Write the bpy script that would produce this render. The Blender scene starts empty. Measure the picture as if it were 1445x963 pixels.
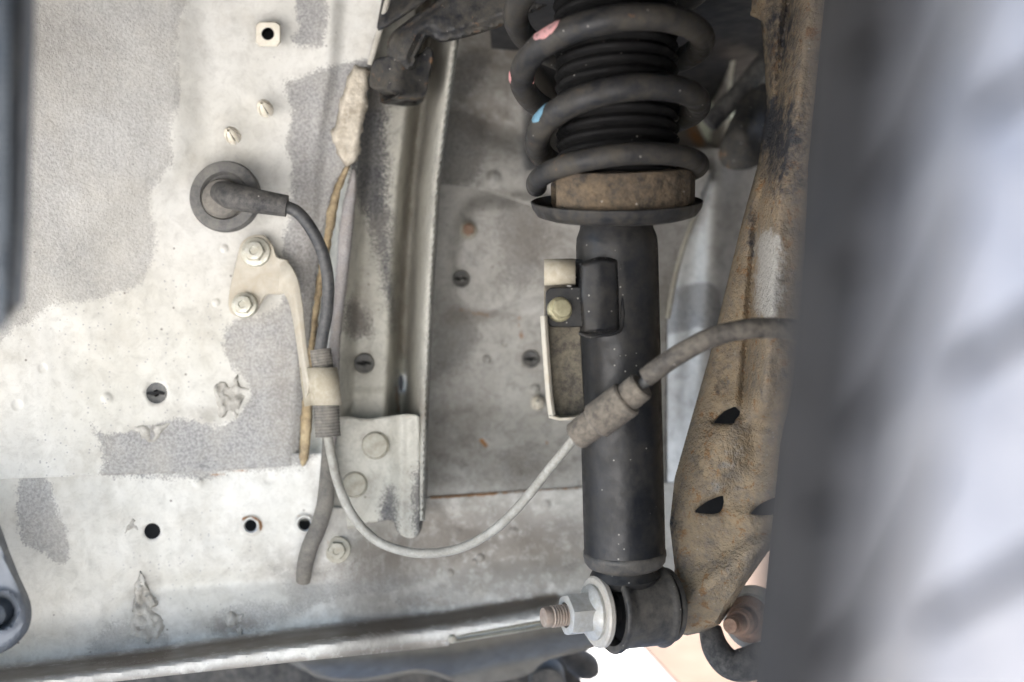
import bpy, bmesh, math, random
import numpy as np
from mathutils import Vector as V, Matrix
from mathutils.geometry import delaunay_2d_cdt
from mathutils import noise as mnoise
random.seed(7)
R = math.radians
SC = bpy.context.scene
COL = SC.collection

# ------------------------------------------------------------------ camera
K = 0.00065                     # tangent of one photograph pixel: 50 degree lens
CX, CY = 722.5, 481.5
cam_d = bpy.data.cameras.new('camera')
cam = bpy.data.objects.new('camera', cam_d)
COL.objects.link(cam)
cam.rotation_euler = (R(90), 0, 0)
cam_d.sensor_width = 36
cam_d.lens = 18 / (CX * K)
cam_d.clip_start = 0.01
cam_d.clip_end = 200
cam_d.dof.use_dof = True
cam_d.dof.focus_distance = 0.632
cam_d.dof.aperture_fstop = 3.4
SC.camera = cam

# ------------------------------------------------------------------ light
SUN_EL, SUN_AZ = 56, 108        # azimuth clockwise from +Y (the way the camera looks)
w = bpy.data.worlds.new('World')
SC.world = w
w.use_nodes = True
wn = w.node_tree.nodes
sky = wn.new('ShaderNodeTexSky')
sky.sky_type = 'NISHITA'
sky.sun_disc = False
sky.sun_elevation = R(SUN_EL)
sky.sun_rotation = R(SUN_AZ)
sky.dust_density = 2.5
w.node_tree.links.new(sky.outputs[0], wn['Background'].inputs[0])
wn['Background'].inputs[1].default_value = 0.12
sun_d = bpy.data.lights.new('sun', 'SUN')
sun_d.energy = 5.0
sun_d.angle = R(0.5)
sun_d.color = (1, 0.95, 0.88)
sun = bpy.data.objects.new('sun', sun_d)
COL.objects.link(sun)
sdir = V((math.cos(R(SUN_EL)) * math.sin(R(SUN_AZ)), math.cos(R(SUN_EL)) * math.cos(R(SUN_AZ)), math.sin(R(SUN_EL))))
sun.rotation_euler = sdir.to_track_quat('Z', 'Y').to_euler()
SC.view_settings.view_transform = 'Standard'
SC.view_settings.look = 'None'
SC.view_settings.gamma = 1
SC.view_settings.exposure = 2.75

# ------------------------------------------------------------------ helpers
def P(px, py, y):
    return V(((px - CX) * K * y, y, (CY - py) * K * y))

WL = {}
def wl(o):
    return WL[o.name] if o else V((0, 0, 0))

def thing(name, label, cat, loc, group=None):
    o = bpy.data.objects.new(name, None)
    o.empty_display_size = 0.02
    COL.objects.link(o)
    o.location = loc
    WL[o.name] = V(loc)
    return tag(o, label, cat, group)

def tag(o, label=None, cat=None, group=None, kind=None):
    if label: o['label'] = label
    if cat: o['category'] = cat
    if group: o['group'] = group
    if kind: o['kind'] = kind
    return o

def basis(a):
    a = V(a).normalized()
    t = V((0, 0, 1)) if abs(a.z) < 0.9 else V((1, 0, 0))
    u = t.cross(a).normalized()
    return a, u, a.cross(u).normalized()

def cr(pts, n=6):
    """Catmull-Rom through tuples of any length"""
    a = [np.array(p, float) for p in pts]
    a = [2 * a[0] - a[1]] + a + [2 * a[-1] - a[-2]]
    out = []
    for i in range(1, len(a) - 2):
        p0, p1, p2, p3 = a[i - 1], a[i], a[i + 1], a[i + 2]
        for k in range(n):
            t = k / n
            out.append(0.5 * ((2 * p1) + (p2 - p0) * t + (2 * p0 - 5 * p1 + 4 * p2 - p3) * t * t + (3 * p1 - p0 - 3 * p2 + p3) * t ** 3))
    out.append(a[-2])
    return out

class MB:
    def __init__(s):
        s.v, s.f = [], []
    def add(s, vs, fs):
        b = len(s.v)
        s.v += [V(p) for p in vs]
        s.f += [tuple(i + b for i in q) for q in fs]
        return s
    def tube(s, pts, rad, n=14, caps=True, flat=None):
        """pts: Vectors, rad: number or list; flat=(axis vector, factor) squashes"""
        m = len(pts)
        if not hasattr(rad, '__len__'): rad = [rad] * m
        vs, fs = [], []
        a, u, v = basis(pts[1] - pts[0])
        for i in range(m):
            d = (pts[min(i + 1, m - 1)] - pts[max(i - 1, 0)]).normalized()
            u = (u - d * u.dot(d)).normalized()
            v = d.cross(u)
            for k in range(n):
                t = 2 * math.pi * k / n
                o = u * math.cos(t) + v * math.sin(t)
                if flat:
                    fa = V(flat[0]).normalized()
                    o = o - fa * (o.dot(fa) * (1 - flat[1]))
                vs.append(pts[i] + o * rad[i])
        for i in range(m - 1):
            for k in range(n):
                k2 = (k + 1) % n
                fs.append((i * n + k, i * n + k2, (i + 1) * n + k2, (i + 1) * n + k))
        if caps:
            fs.append(tuple(range(n - 1, -1, -1)))
            fs.append(tuple((m - 1) * n + k for k in range(n)))
        return s.add(vs, fs)
    def lathe(s, prof, o, axis, n=40, a0=0, a1=360, close=False):
        """prof: (radius, height along axis)"""
        a, u, v = basis(axis)
        full = abs(a1 - a0) >= 360
        cnt = n if full else n + 1
        vs, fs = [], []
        for r, h in prof:
            for k in range(cnt):
                t = R(a0 + (a1 - a0) * k / n)
                vs.append(V(o) + a * h + (u * math.cos(t) + v * math.sin(t)) * r)
        m = len(prof)
        rng = range(m) if close else range(m - 1)
        for i in rng:
            i2 = (i + 1) % m
            for k in range(n):
                k2 = (k + 1) % cnt
                fs.append((i * cnt + k, i * cnt + k2, i2 * cnt + k2, i2 * cnt + k))
        if not full and close:
            fs.append(tuple(i * cnt for i in range(m)))
            fs.append(tuple(i * cnt + n for i in range(m)))
        return s.add(vs, fs)
    def prism(s, front, off):
        n = len(front)
        off = V(off)
        fs = [tuple(range(n)), tuple(range(2 * n - 1, n - 1, -1))]
        for i in range(n):
            j = (i + 1) % n
            fs.append((i, i + n, j + n, j))
        return s.add(list(front) + [p + off for p in front], fs)
    def sheet(s, rows):
        n = len(rows[0])
        vs = [p for r in rows for p in r]
        fs = []
        for i in range(len(rows) - 1):
            for k in range(n - 1):
                fs.append((i * n + k, i * n + k + 1, (i + 1) * n + k + 1, (i + 1) * n + k))
        return s.add(vs, fs)
    def build(s, name, mat, parent=None, ang=38, bevel=0, solid=0, sub=0, local=False, weld=True, attrs=None, bseg=2):
        vs = s.v
        if local:
            c = V((0, 0, 0)); base = V((0, 0, 0))
        else:
            lo = V([min(p[i] for p in vs) for i in range(3)])
            hi = V([max(p[i] for p in vs) for i in range(3)])
            c = (lo + hi) / 2
            base = wl(parent)
        me = bpy.data.meshes.new(name)
        me.from_pydata([p - c for p in vs], [], s.f)
        me.validate()
        if attrs:
            for k, arr in attrs.items():
                at = me.attributes.new(k, 'FLOAT', 'POINT')
                at.data.foreach_set('value', np.asarray(arr, np.float32))
        bm = bmesh.new()
        bm.from_mesh(me)
        if weld and not attrs: bmesh.ops.remove_doubles(bm, verts=bm.verts, dist=1e-6)
        bmesh.ops.recalc_face_normals(bm, faces=bm.faces)
        for f in bm.faces: f.smooth = True
        bm.to_mesh(me)
        bm.free()
        me.set_sharp_from_angle(angle=R(ang))
        me.materials.append(M[mat])
        o = bpy.data.objects.new(name, me)
        COL.objects.link(o)
        o.parent = parent
        o.location = c - base
        WL[o.name] = c
        if solid:
            m = o.modifiers.new('thickness', 'SOLIDIFY'); m.thickness = abs(solid); m.offset = -1 if solid > 0 else 1
        if bevel:
            m = o.modifiers.new('bevel', 'BEVEL'); m.width = bevel; m.segments = bseg; m.limit_method = 'ANGLE'; m.angle_limit = R(40)
        if sub:
            m = o.modifiers.new('subdivision', 'SUBSURF'); m.levels = sub; m.render_levels = sub
        return o

# ---- flat polygon maths for pressed sheet metal
def seg_dist(px, py, a, b):
    ax, ay = a; bx, by = b
    dx, dy = bx - ax, by - ay
    L = dx * dx + dy * dy + 1e-9
    t = np.clip(((px - ax) * dx + (py - ay) * dy) / L, 0, 1)
    return np.hypot(px - ax - t * dx, py - ay - t * dy)
def line_dist(px, py, pl):
    d = np.full(px.shape, 1e9)
    for a, b in zip(pl[:-1], pl[1:]): d = np.minimum(d, seg_dist(px, py, a[:2], b[:2]))
    return d
def inside(px, py, poly):
    r = np.zeros(px.shape, bool)
    n = len(poly)
    for i in range(n):
        x1, y1 = poly[i]; x2, y2 = poly[(i + 1) % n]
        if y1 == y2: continue
        c = ((y1 > py) != (y2 > py)) & (px < (x2 - x1) * (py - y1) / (y2 - y1) + x1)
        r ^= c
    return r
def sdist(px, py, poly):
    d = line_dist(px, py, list(poly) + [poly[0]])
    return np.where(inside(px, py, poly), d, -d)
def sm(t):
    t = np.clip(t, 0, 1)
    return t * t * (3 - 2 * t)
def smooth_poly(pts, n=4):
    q = [np.array(p, float) for p in pts]
    m = len(q); out = []
    for i in range(m):
        p0, p1, p2, p3 = q[i - 1], q[i], q[(i + 1) % m], q[(i + 2) % m]
        for k in range(n):
            t = k / n
            c = 0.5 * ((2 * p1) + (p2 - p0) * t + (2 * p0 - 5 * p1 + 4 * p2 - p3) * t * t + (3 * p1 - p0 - 3 * p2 + p3) * t ** 3)
            out.append((c[0], c[1]))
    return out
def circ(x, y, r, n=20, ry=None):
    return [(x + r * math.cos(2 * math.pi * k / n), y + (ry or r) * math.sin(2 * math.pi * k / n)) for k in range(n)]
def interp(py, tab):
    t = sorted(tab, key=lambda q: q[1])
    return np.interp(py, [q[1] for q in t], [q[0] for q in t])
def interpx(px, tab):
    return np.interp(px, [q[0] for q in tab], [q[1] for q in tab])
def densify(poly, step):
    out = []
    n = len(poly)
    for i in range(n):
        a, b = poly[i], poly[(i + 1) % n]
        m = max(1, int(math.hypot(b[0] - a[0], b[1] - a[1]) / step))
        for k in range(m):
            out.append((a[0] + (b[0] - a[0]) * k / m, a[1] + (b[1] - a[1]) * k / m))
    return out
def vnoise(px, py, s, seed=0.0):
    return np.array([mnoise.noise(V((a / s, b / s, seed))) for a, b in zip(px, py)])

def panel(name, poly, depth, step, mat, parent, holes=(), refine=(), coat=(), dirt_shade=(), rust=(), thick=0.0012, nz=0.0006, ang=50, rough=0, grime_shade=()):
    """pressed sheet: outline in the plane facing the camera, depth() gives its relief"""
    bd = densify(poly, step)
    if rough:
        bd = [(x + rough * mnoise.noise(V((x / 9, y / 9, 3.1))) * 2, y + rough * mnoise.noise(V((x / 9, y / 9, 8.7))) * 2) for x, y in bd]
    loops = [bd] + [list(h) for h in holes]
    pts, edges = [], []
    for lp in loops:
        b = len(pts)
        pts += lp
        edges += [(b + i, b + (i + 1) % len(lp)) for i in range(len(lp))]
    xs = [p[0] for p in bd]; ys = [p[1] for p in bd]
    gx, gy = np.meshgrid(np.arange(min(xs), max(xs), step), np.arange(min(ys), max(ys), step))
    gx = gx.ravel() + np.where((np.arange(gx.size) // gx.shape[1]) % 2, step / 2, 0); gy = gy.ravel()
    ok = inside(gx, gy, bd)
    for lp in loops: ok &= line_dist(gx, gy, lp + [lp[0]]) > step * 0.45
    for h in holes: ok &= ~inside(gx, gy, h)
    for (rx, ry, rr) in refine: ok &= np.hypot(gx - rx, gy - ry) > rr * 1.15
    pts += list(zip(gx[ok], gy[ok]))
    ex = []
    for (rx, ry, rr) in refine:
        for q in (0.0, .25, .45, .6, .72, .82, .9, 1.0, 1.1):
            ex += circ(rx, ry, rr * q, 1 if q == 0 else 18)
    if ex:
        e = np.array(ex)
        ok = inside(e[:, 0], e[:, 1], bd)
        for lp in loops: ok &= line_dist(e[:, 0], e[:, 1], lp + [lp[0]]) > 1.2
        pts += [tuple(q) for q in e[ok]]
    vo, eo, fo, *_ = delaunay_2d_cdt([V((p[0], p[1])) for p in pts], edges, [], 1, 1e-4)
    px = np.array([p.x for p in vo]); py = np.array([p.y for p in vo])
    cx = np.array([(px[f[0]] + px[f[1]] + px[f[2]]) / 3 for f in fo]); cy = np.array([(py[f[0]] + py[f[1]] + py[f[2]]) / 3 for f in fo])
    keep = inside(cx, cy, bd)
    for h in holes: keep &= ~inside(cx, cy, h)
    fo = [tuple(f) for f, k in zip(fo, keep) if k]
    y = depth(px, py)
    if nz: y = y + nz * vnoise(px, py, 60, 1.7) + 0.3 * nz * vnoise(px, py, 17, 5.2)
    X = (px - CX) * K * y; Z = (CY - py) * K * y
    at = {}
    cs = np.full(px.shape, -80.0); so = np.full(px.shape, 4.0)
    to = np.ones(px.shape)
    for pl, s, *tn in coat:
        d = np.clip(sdist(px, py, pl), -80, 80)
        so = np.where(d > cs, s, so); to = np.where(d > cs, tn[0] if tn else 1.0, to); cs = np.maximum(cs, d)
    at['coat'] = cs; at['soft'] = so; at['tone'] = to
    g = np.zeros(px.shape)
    for (dx, dy, rx, ry, i) in dirt_shade: g = np.maximum(g, i * np.exp(-((px - dx) / rx) ** 2 - ((py - dy) / ry) ** 2))
    for (pl, wd, i) in grime_shade: g = np.maximum(g, i * np.exp(-(line_dist(px, py, pl) / wd) ** 2))  # lines of grime and of painted shade share this mask
    at['dirt_shade'] = g
    g = np.zeros(px.shape)
    for (pl, wd, i) in rust: g = np.maximum(g, i * np.exp(-(line_dist(px, py, pl) / wd) ** 2))
    at['rust'] = g
    mb = MB()
    mb.v = [V((a, b, c)) for a, b, c in zip(X, y, Z)]
    mb.f = fo
    used = set(i for f in fo for i in f)
    o = mb.build(name, mat, parent, ang=ang, attrs=at)
    bm = bmesh.new(); bm.from_mesh(o.data)
    bmesh.ops.delete(bm, geom=[q for q in bm.verts if not q.link_faces], context='VERTS')
    # normals towards the camera side
    s = sum((f.normal.y * f.calc_area() for f in bm.faces))
    if s > 0: bmesh.ops.reverse_faces(bm, faces=bm.faces)
    bm.to_mesh(o.data); bm.free()
    if thick:
        m = o.modifiers.new('thickness', 'SOLIDIFY'); m.thickness = thick; m.offset = -1
    return o

def plate(poly, depth, thick):
    mb = MB()
    d = depth if callable(depth) else (lambda x, y: depth)
    mb.prism([P(x, y, float(d(x, y))) for x, y in poly], (0, thick, 0))
    return mb

# ------------------------------------------------------------------ materials
M = {}
class NT:
    def __init__(s, name):
        m = bpy.data.materials.new(name); m.use_nodes = True
        M[name] = m
        s.t = m.node_tree; s.b = s.t.nodes['Principled BSDF']
        s.tc = s.t.nodes.new('ShaderNodeTexCoord').outputs['Object']
    def put(s, inp, x):
        if hasattr(x, 'is_output'): s.t.links.new(x, inp)
        elif x is not None: inp.default_value = (tuple(x) + (1,) if isinstance(x, tuple) and len(x) == 3 and inp.type == 'RGBA' else x)
    def noise(s, sc, det=2, ro=0.5, dist=0):
        n = s.t.nodes.new('ShaderNodeTexNoise')
        s.put(n.inputs['Vector'], s.tc); n.inputs['Scale'].default_value = sc; n.inputs['Detail'].default_value = det
        n.inputs['Roughness'].default_value = ro; n.inputs['Distortion'].default_value = dist
        return n.outputs['Fac']
    def vor(s, sc):
        n = s.t.nodes.new('ShaderNodeTexVoronoi'); s.put(n.inputs['Vector'], s.tc); n.inputs['Scale'].default_value = sc
        return n.outputs['Distance'], n.outputs['Color']
    def attr(s, a):
        n = s.t.nodes.new('ShaderNodeAttribute'); n.attribute_name = a
        return n.outputs['Fac']
    def m(s, op, a, b=None, c=None, clamp=False):
        n = s.t.nodes.new('ShaderNodeMath'); n.operation = op; n.use_clamp = clamp
        for i, x in enumerate((a, b, c)):
            if x is not None: s.put(n.inputs[i], x)
        return n.outputs[0]
    def rng(s, x, a, b, c=0.0, d=1.0):
        n = s.t.nodes.new('ShaderNodeMapRange'); n.clamp = True
        s.put(n.inputs[0], x)
        for i, q in enumerate((a, b, c, d)): n.inputs[i + 1].default_value = q
        return n.outputs[0]
    def mix(s, f, a, b):
        n = s.t.nodes.new('ShaderNodeMix'); n.data_type = 'RGBA'
        s.put(n.inputs[0], f); s.put(n.inputs[6], a); s.put(n.inputs[7], b)
        return n.outputs[2]
    def bump(s, h, st, dist, nrm=None):
        n = s.t.nodes.new('ShaderNodeBump'); n.inputs['Strength'].default_value = st; n.inputs['Distance'].default_value = dist
        s.put(n.inputs['Height'], h)
        if nrm: s.put(n.inputs['Normal'], nrm)
        return n.outputs[0]
    def out(s, col, rough, metal=0.0, nrm=None, spec=0.5):
        s.put(s.b.inputs['Base Color'], col); s.put(s.b.inputs['Roughness'], rough); s.put(s.b.inputs['Metallic'], metal)
        s.b.inputs['Specular IOR Level'].default_value = spec
        if nrm: s.put(s.b.inputs['Normal'], nrm)

def body_mat(name, paint, paint2, c_dark, c_light, stain, grimy=0.25):
    t = NT(name)
    fine = t.noise(850, 3, 0.6); mid = t.noise(70, 3)
    sd = t.attr('coat'); so = t.attr('soft')
    e = t.m('ADD', t.m('DIVIDE', sd, so), t.m('ADD', t.m('MULTIPLY', t.m('SUBTRACT', fine, 0.5), 6.5), t.m('MULTIPLY', t.m('SUBTRACT', mid, 0.5), 1.0)))
    e = t.m('ADD', e, t.m('DIVIDE', t.m('MULTIPLY', t.m('SUBTRACT', t.noise(130, 5, 0.7), 0.5), 22.0), t.m('MAXIMUM', so, 3.0)))
    cm = t.rng(e, -0.5, 0.7)
    ct = t.m('MULTIPLY', cm, t.attr('tone'))
    base = t.mix(t.rng(t.noise(14, 4, 0.6), 0.4, 0.68), paint, paint2)
    base = t.mix(t.m('MULTIPLY', t.rng(t.noise(33, 5, 0.7), 0.52, 0.75), 0.5), base, stain)
    base = t.mix(t.m('MULTIPLY', t.rng(t.noise(95, 7, 0.75, 0.6), 0.47, 0.66), grimy), base, tuple(q * .45 for q in stain))
    base = t.mix(t.m('MULTIPLY', t.rng(t.noise(420, 4, 0.7), 0.5, 0.7), grimy * .6), base, tuple(q * .6 for q in stain))
    d, c = t.vor(150)
    sep = t.t.nodes.new('ShaderNodeSeparateColor'); t.put(sep.inputs[0], c)
    spk = t.m('MULTIPLY', t.rng(d, 0.07, 0.15, 1, 0), t.m('GREATER_THAN', sep.outputs[0], 0.9))
    base = t.mix(t.m('MULTIPLY', spk, 0.75), base, (0.12, 0.105, 0.09))
    d3, c3 = t.vor(430)
    sep3 = t.t.nodes.new('ShaderNodeSeparateColor'); t.put(sep3.inputs[0], c3)
    base = t.mix(t.m('MULTIPLY', t.m('MULTIPLY', t.rng(d3, 0.15, 0.3, 1, 0), t.m('GREATER_THAN', sep3.outputs[1], 0.8)), t.rng(t.noise(9, 2), 0.5, 0.62, 0, 0.6)), base, (0.26, 0.26, 0.29))
    gr = t.noise(620, 3, 0.55); gr2 = t.noise(210, 2, 0.5)
    coat = t.mix(t.rng(gr, 0.38, 0.64), c_dark, c_light)
    coat = t.mix(t.m('MULTIPLY', t.rng(t.noise(22, 5, 0.65), 0.42, 0.66), 0.42), coat, stain)
    col = t.mix(ct, base, coat)
    dm = t.m('MULTIPLY', t.attr('dirt_shade'), t.rng(t.m('ADD', t.noise(120, 5, 0.7), t.m('MULTIPLY', t.attr('dirt_shade'), 0.2)), 0.3, 0.65), clamp=True)
    col = t.mix(dm, col, (0.15, 0.125, 0.1))
    rm = t.rng(t.m('ADD', t.attr('rust'), t.m('MULTIPLY', t.m('SUBTRACT', t.noise(190, 4, 0.7), 0.5), 1.3)), 0.35, 0.7)
    col = t.mix(rm, col, t.mix(t.noise(400, 2), (0.16, 0.06, 0.02), (0.42, 0.22, 0.08)))
    h = t.m('MULTIPLY', t.m('SUBTRACT', t.m('ADD', gr, t.m('MULTIPLY', gr2, 0.5)), 0.75), cm)
    h = t.m('ADD', h, t.m('MULTIPLY', t.noise(110, 3), 0.12))
    n = t.bump(h, 0.55, 0.001)
    t.out(col, t.m('ADD', t.m('MULTIPLY', cm, 0.28), t.rng(mid, 0.3, 0.7, 0.38, 0.56)), 0, n, 0.4)
    return t

body_mat('paint', (0.72, 0.715, 0.68), (0.64, 0.63, 0.58), (0.285, 0.282, 0.28), (0.45, 0.447, 0.44), (0.50, 0.47, 0.41), 0.24)
body_mat('paint_grimy_shaded', (0.52, 0.51, 0.455), (0.42, 0.41, 0.36), (0.06, 0.06, 0.065), (0.17, 0.17, 0.17), (0.33, 0.31, 0.27), 0.42)  # grimy cream paint, also darkened for the weaker light on the rail
body_mat('paint_shaded', (0.50, 0.49, 0.46), (0.41, 0.40, 0.37), (0.15, 0.148, 0.145), (0.28, 0.275, 0.265), (0.26, 0.243, 0.21), 0.5)  # same cream paint darkened to paint in the shade at the back

def simple(name, c1, c2, sc=60, rough=(0.4, 0.6), metal=0.0, bump=0.3, bsc=300, bd=0.0006, dust=None, rust=0.0, grit=0.0, rustc=((0.10, 0.04, 0.018), (0.36, 0.17, 0.06)), spec=0.5, rsc=90, patch=False):
    t = NT(name)
    sc *= 2.2
    col = t.mix(t.rng(t.noise(sc, 5, 0.65), 0.35, 0.66), c1, c2)
    ro = t.rng(t.noise(sc * 1.7, 3), 0.35, 0.65, rough[0], rough[1])
    me = metal
    if dust:
        ds = dust[2] if len(dust) > 2 else 45
        dm = t.m('MULTIPLY', t.rng(t.m('ADD', t.m('MULTIPLY', t.noise(ds, 4, 0.6), .45), t.m('MULTIPLY', t.noise(ds * 5, 7, 0.75), .55)), 0.42, 0.62), dust[1])
        col = t.mix(dm, col, dust[0]); ro = t.m('ADD', ro, t.m('MULTIPLY', dm, 0.3))
        if metal: me = t.m('MULTIPLY', t.m('SUBTRACT', 1.0, dm), metal)
    if rust:
        rm = t.rng(t.noise(rsc, 6, 0.72, 0.4), 0.66 - rust * 0.42, 0.74 - rust * 0.42)
        rc = t.mix(t.noise(rsc * 4, 3), rustc[0], rustc[1])
        col = t.mix(rm, col, rc); ro = t.m('MAXIMUM', ro, t.m('MULTIPLY', rm, 0.85))
        if metal: me = t.m('MULTIPLY', t.m('SUBTRACT', 1.0, rm), me)
    if grit:
        d, c = t.vor(330)
        sp = t.t.nodes.new('ShaderNodeSeparateColor'); t.put(sp.inputs[0], c)
        g = t.m('MULTIPLY', t.rng(d, 0.09, 0.19, 1, 0), t.m('GREATER_THAN', sp.outputs[0], 1 - grit))
        col = t.mix(t.m('MULTIPLY', g, 0.8), col, (0.42, 0.40, 0.36))
    if patch:   # pale grey patches and old black paint, each with a shape of its own
        nz = t.m('MULTIPLY', t.m('SUBTRACT', t.noise(170, 5, 0.7), 0.5), 1.5)
        col = t.mix(t.rng(t.m('ADD', t.attr('rust'), nz), .35, .75), col, t.mix(t.noise(500, 2), (0.36, 0.35, 0.33), (0.62, 0.60, 0.55)))
        col = t.mix(t.rng(t.m('ADD', t.attr('dirt_shade'), nz), .3, .7), col, (0.045, 0.047, 0.055))
    n = t.bump(t.noise(bsc, 4, 0.6), bump, bd)
    t.out(col, ro, me, n, spec)

simple('paint_plain', (0.44, 0.425, 0.36), (0.36, 0.345, 0.285), 60, (0.4, 0.55), 0, 0.25, 260, 0.0006, ((0.25, 0.22, 0.17), 0.6, 60))
simple('paint_clean', (0.56, 0.55, 0.50), (0.48, 0.46, 0.40), 60, (0.4, 0.55), 0, 0.25, 260, 0.0006, ((0.35, 0.32, 0.26), 0.6, 60))
simple('black_steel', (0.008, 0.009, 0.0115), (0.014, 0.0152, 0.0185), 40, (0.3, 0.46), 0, 0.2, 500, 0.0004, ((0.045, 0.041, 0.035), 0.7, 40), 0, 0.12, spec=0.38)
simple('black_link', (0.014, 0.015, 0.018), (0.03, 0.032, 0.036), 50, (0.35, 0.6), 0, 0.5, 140, 0.0012, ((0.10, 0.09, 0.072), 0.75, 38), 0.16, 0.12, ((0.08, 0.04, 0.022), (0.30, 0.18, 0.10)), spec=0.3)
simple('spring_paint', (0.014, 0.015, 0.017), (0.028, 0.028, 0.03), 45, (0.4, 0.6), 0, 0.25, 260, 0.0007, ((0.075, 0.066, 0.052), 0.8, 34), 0.03, 0.04, spec=0.28, rsc=45)
simple('boot_rubber', (0.005, 0.005, 0.0055), (0.009, 0.009, 0.0095), 60, (0.5, 0.7), 0, 0.15, 400, 0.0004, ((0.018, 0.017, 0.016), 0.5), 0, 0.04, spec=0.12)
simple('dirty_rubber', (0.035, 0.033, 0.03), (0.06, 0.056, 0.05), 60, (0.65, 0.85), 0, 0.6, 300, 0.0012, ((0.14, 0.115, 0.085), 0.9, 40), 0, 0.06)
simple('crusty_pad', (0.03, 0.025, 0.02), (0.075, 0.06, 0.045), 55, (0.8, 0.95), 0, 0.9, 160, 0.002, ((0.17, 0.125, 0.078), 0.8, 60), 0, 0.05)
simple('rubber', (0.02, 0.02, 0.0215), (0.036, 0.036, 0.037), 50, (0.55, 0.75), 0, 0.3, 350, 0.0006, ((0.17, 0.16, 0.145), 0.65, 55), 0, 0.06)
simple('rubber_pale', (0.10, 0.095, 0.088), (0.155, 0.145, 0.13), 90, (0.7, 0.9), 0, 0.4, 400, 0.0005, ((0.27, 0.25, 0.215), 0.7, 70))
simple('cable', (0.024, 0.027, 0.032), (0.04, 0.043, 0.048), 40, (0.4, 0.55), 0, 0.15, 300, 0.0004, ((0.16, 0.155, 0.145), 0.55, 45))
simple('grey_cable', (0.30, 0.29, 0.26), (0.44, 0.43, 0.39), 70, (0.4, 0.6), 0.0, 0.25, 260, 0.0005, ((0.2, 0.185, 0.15), 0.6, 60), 0, 0.05)
simple('hose', (0.045, 0.040, 0.036), (0.08, 0.071, 0.062), 70, (0.55, 0.8), 0, 0.35, 320, 0.0006, ((0.20, 0.175, 0.145), 0.7, 60), 0, 0.08)
simple('clamp_rubber', (0.085, 0.073, 0.062), (0.14, 0.123, 0.103), 90, (0.75, 0.95), 0, 0.6, 300, 0.0009, ((0.26, 0.225, 0.18), 0.7, 80))
simple('zinc_dusty', (0.50, 0.475, 0.41), (0.40, 0.37, 0.31), 55, (0.45, 0.7), 0.12, 0.3, 300, 0.0005, ((0.44, 0.385, 0.30), 0.8, 40), 0.04, 0, rsc=50)
simple('zinc_cream', (0.47, 0.43, 0.35), (0.40, 0.36, 0.28), 80, (0.6, 0.8), 0.1, 0.4, 300, 0.0007, ((0.33, 0.29, 0.21), 0.6, 60))
simple('peeled_bracket', (0.06, 0.052, 0.042), (0.10, 0.087, 0.07), 60, (0.6, 0.8), 0, 0.5, 260, 0.0009, ((0.34, 0.30, 0.22), 0.6, 60))
simple('bolt_zinc', (0.60, 0.60, 0.55), (0.44, 0.43, 0.36), 120, (0.3, 0.5), 0.55, 0.25, 260, 0.0005, ((0.42, 0.38, 0.29), 0.6, 120), 0.03, 0, rsc=140)
simple('bolt_yellow', (0.46, 0.43, 0.28), (0.36, 0.33, 0.21), 120, (0.3, 0.5), 0.4, 0.25, 260, 0.0005, ((0.3, 0.27, 0.18), 0.6, 120))
simple('bright_zinc', (0.56, 0.56, 0.54), (0.45, 0.45, 0.425), 90, (0.35, 0.5), 0.5, 0.25, 300, 0.0005, ((0.36, 0.32, 0.26), 0.65, 90), 0.05, 0, rsc=140)
simple('washer_steel', (0.55, 0.52, 0.47), (0.47, 0.44, 0.39), 80, (0.4, 0.6), 0.35, 0.3, 300, 0.0005, ((0.45, 0.40, 0.33), 0.7, 70))
simple('thread', (0.36, 0.30, 0.25), (0.27, 0.20, 0.16), 120, (0.5, 0.7), 0.3, 0.3, 300, 0.0005, ((0.4, 0.33, 0.27), 0.5, 90))
simple('eye_steel', (0.025, 0.0245, 0.025), (0.05, 0.048, 0.046), 50, (0.38, 0.55), 0.0, 0.35, 240, 0.0007, ((0.14, 0.125, 0.105), 0.75, 35), 0.03, 0.05)
simple('rusty_arm', (0.34, 0.27, 0.185), (0.17, 0.15, 0.13), 45, (0.6, 0.8), 0.05, 1.0, 380, 0.002, ((0.38, 0.29, 0.18), 0.75, 60), 0.24, 0.16, ((0.13, 0.07, 0.035), (0.40, 0.235, 0.11)), rsc=120, patch=True)
simple('rust_deep', (0.16, 0.08, 0.04), (0.30, 0.16, 0.085), 90, (0.7, 0.9), 0, 0.8, 260, 0.0014, ((0.4, 0.27, 0.17), 0.5, 80))
simple('rust_bolt', (0.27, 0.15, 0.095), (0.16, 0.085, 0.055), 110, (0.6, 0.8), 0, 0.5, 260, 0.0008, ((0.42, 0.33, 0.25), 0.5, 90))
simple('sealant', (0.64, 0.59, 0.50), (0.55, 0.49, 0.39), 60, (0.6, 0.8), 0, 0.7, 180, 0.0015, ((0.27, 0.235, 0.19), 0.8, 70))
simple('sealant_brown', (0.50, 0.40, 0.25), (0.36, 0.27, 0.15), 45, (0.7, 0.9), 0, 0.5, 240, 0.0011, ((0.16, 0.125, 0.085), 0.85, 60))
simple('sealant_grey', (0.54, 0.525, 0.485), (0.44, 0.425, 0.39), 60, (0.7, 0.9), 0, 0.4, 150, 0.001, ((0.30, 0.28, 0.25), 0.7, 60))
simple('coat_strip', (0.44, 0.42, 0.42), (0.27, 0.26, 0.265), 500, (0.7, 0.9), 0, 0.8, 500, 0.0012, ((0.34, 0.30, 0.26), 0.6, 40))
simple('white_plastic', (0.80, 0.76, 0.66), (0.70, 0.65, 0.54), 60, (0.4, 0.55), 0, 0.15, 300, 0.0004, ((0.5, 0.43, 0.33), 0.25, 120))
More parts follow.
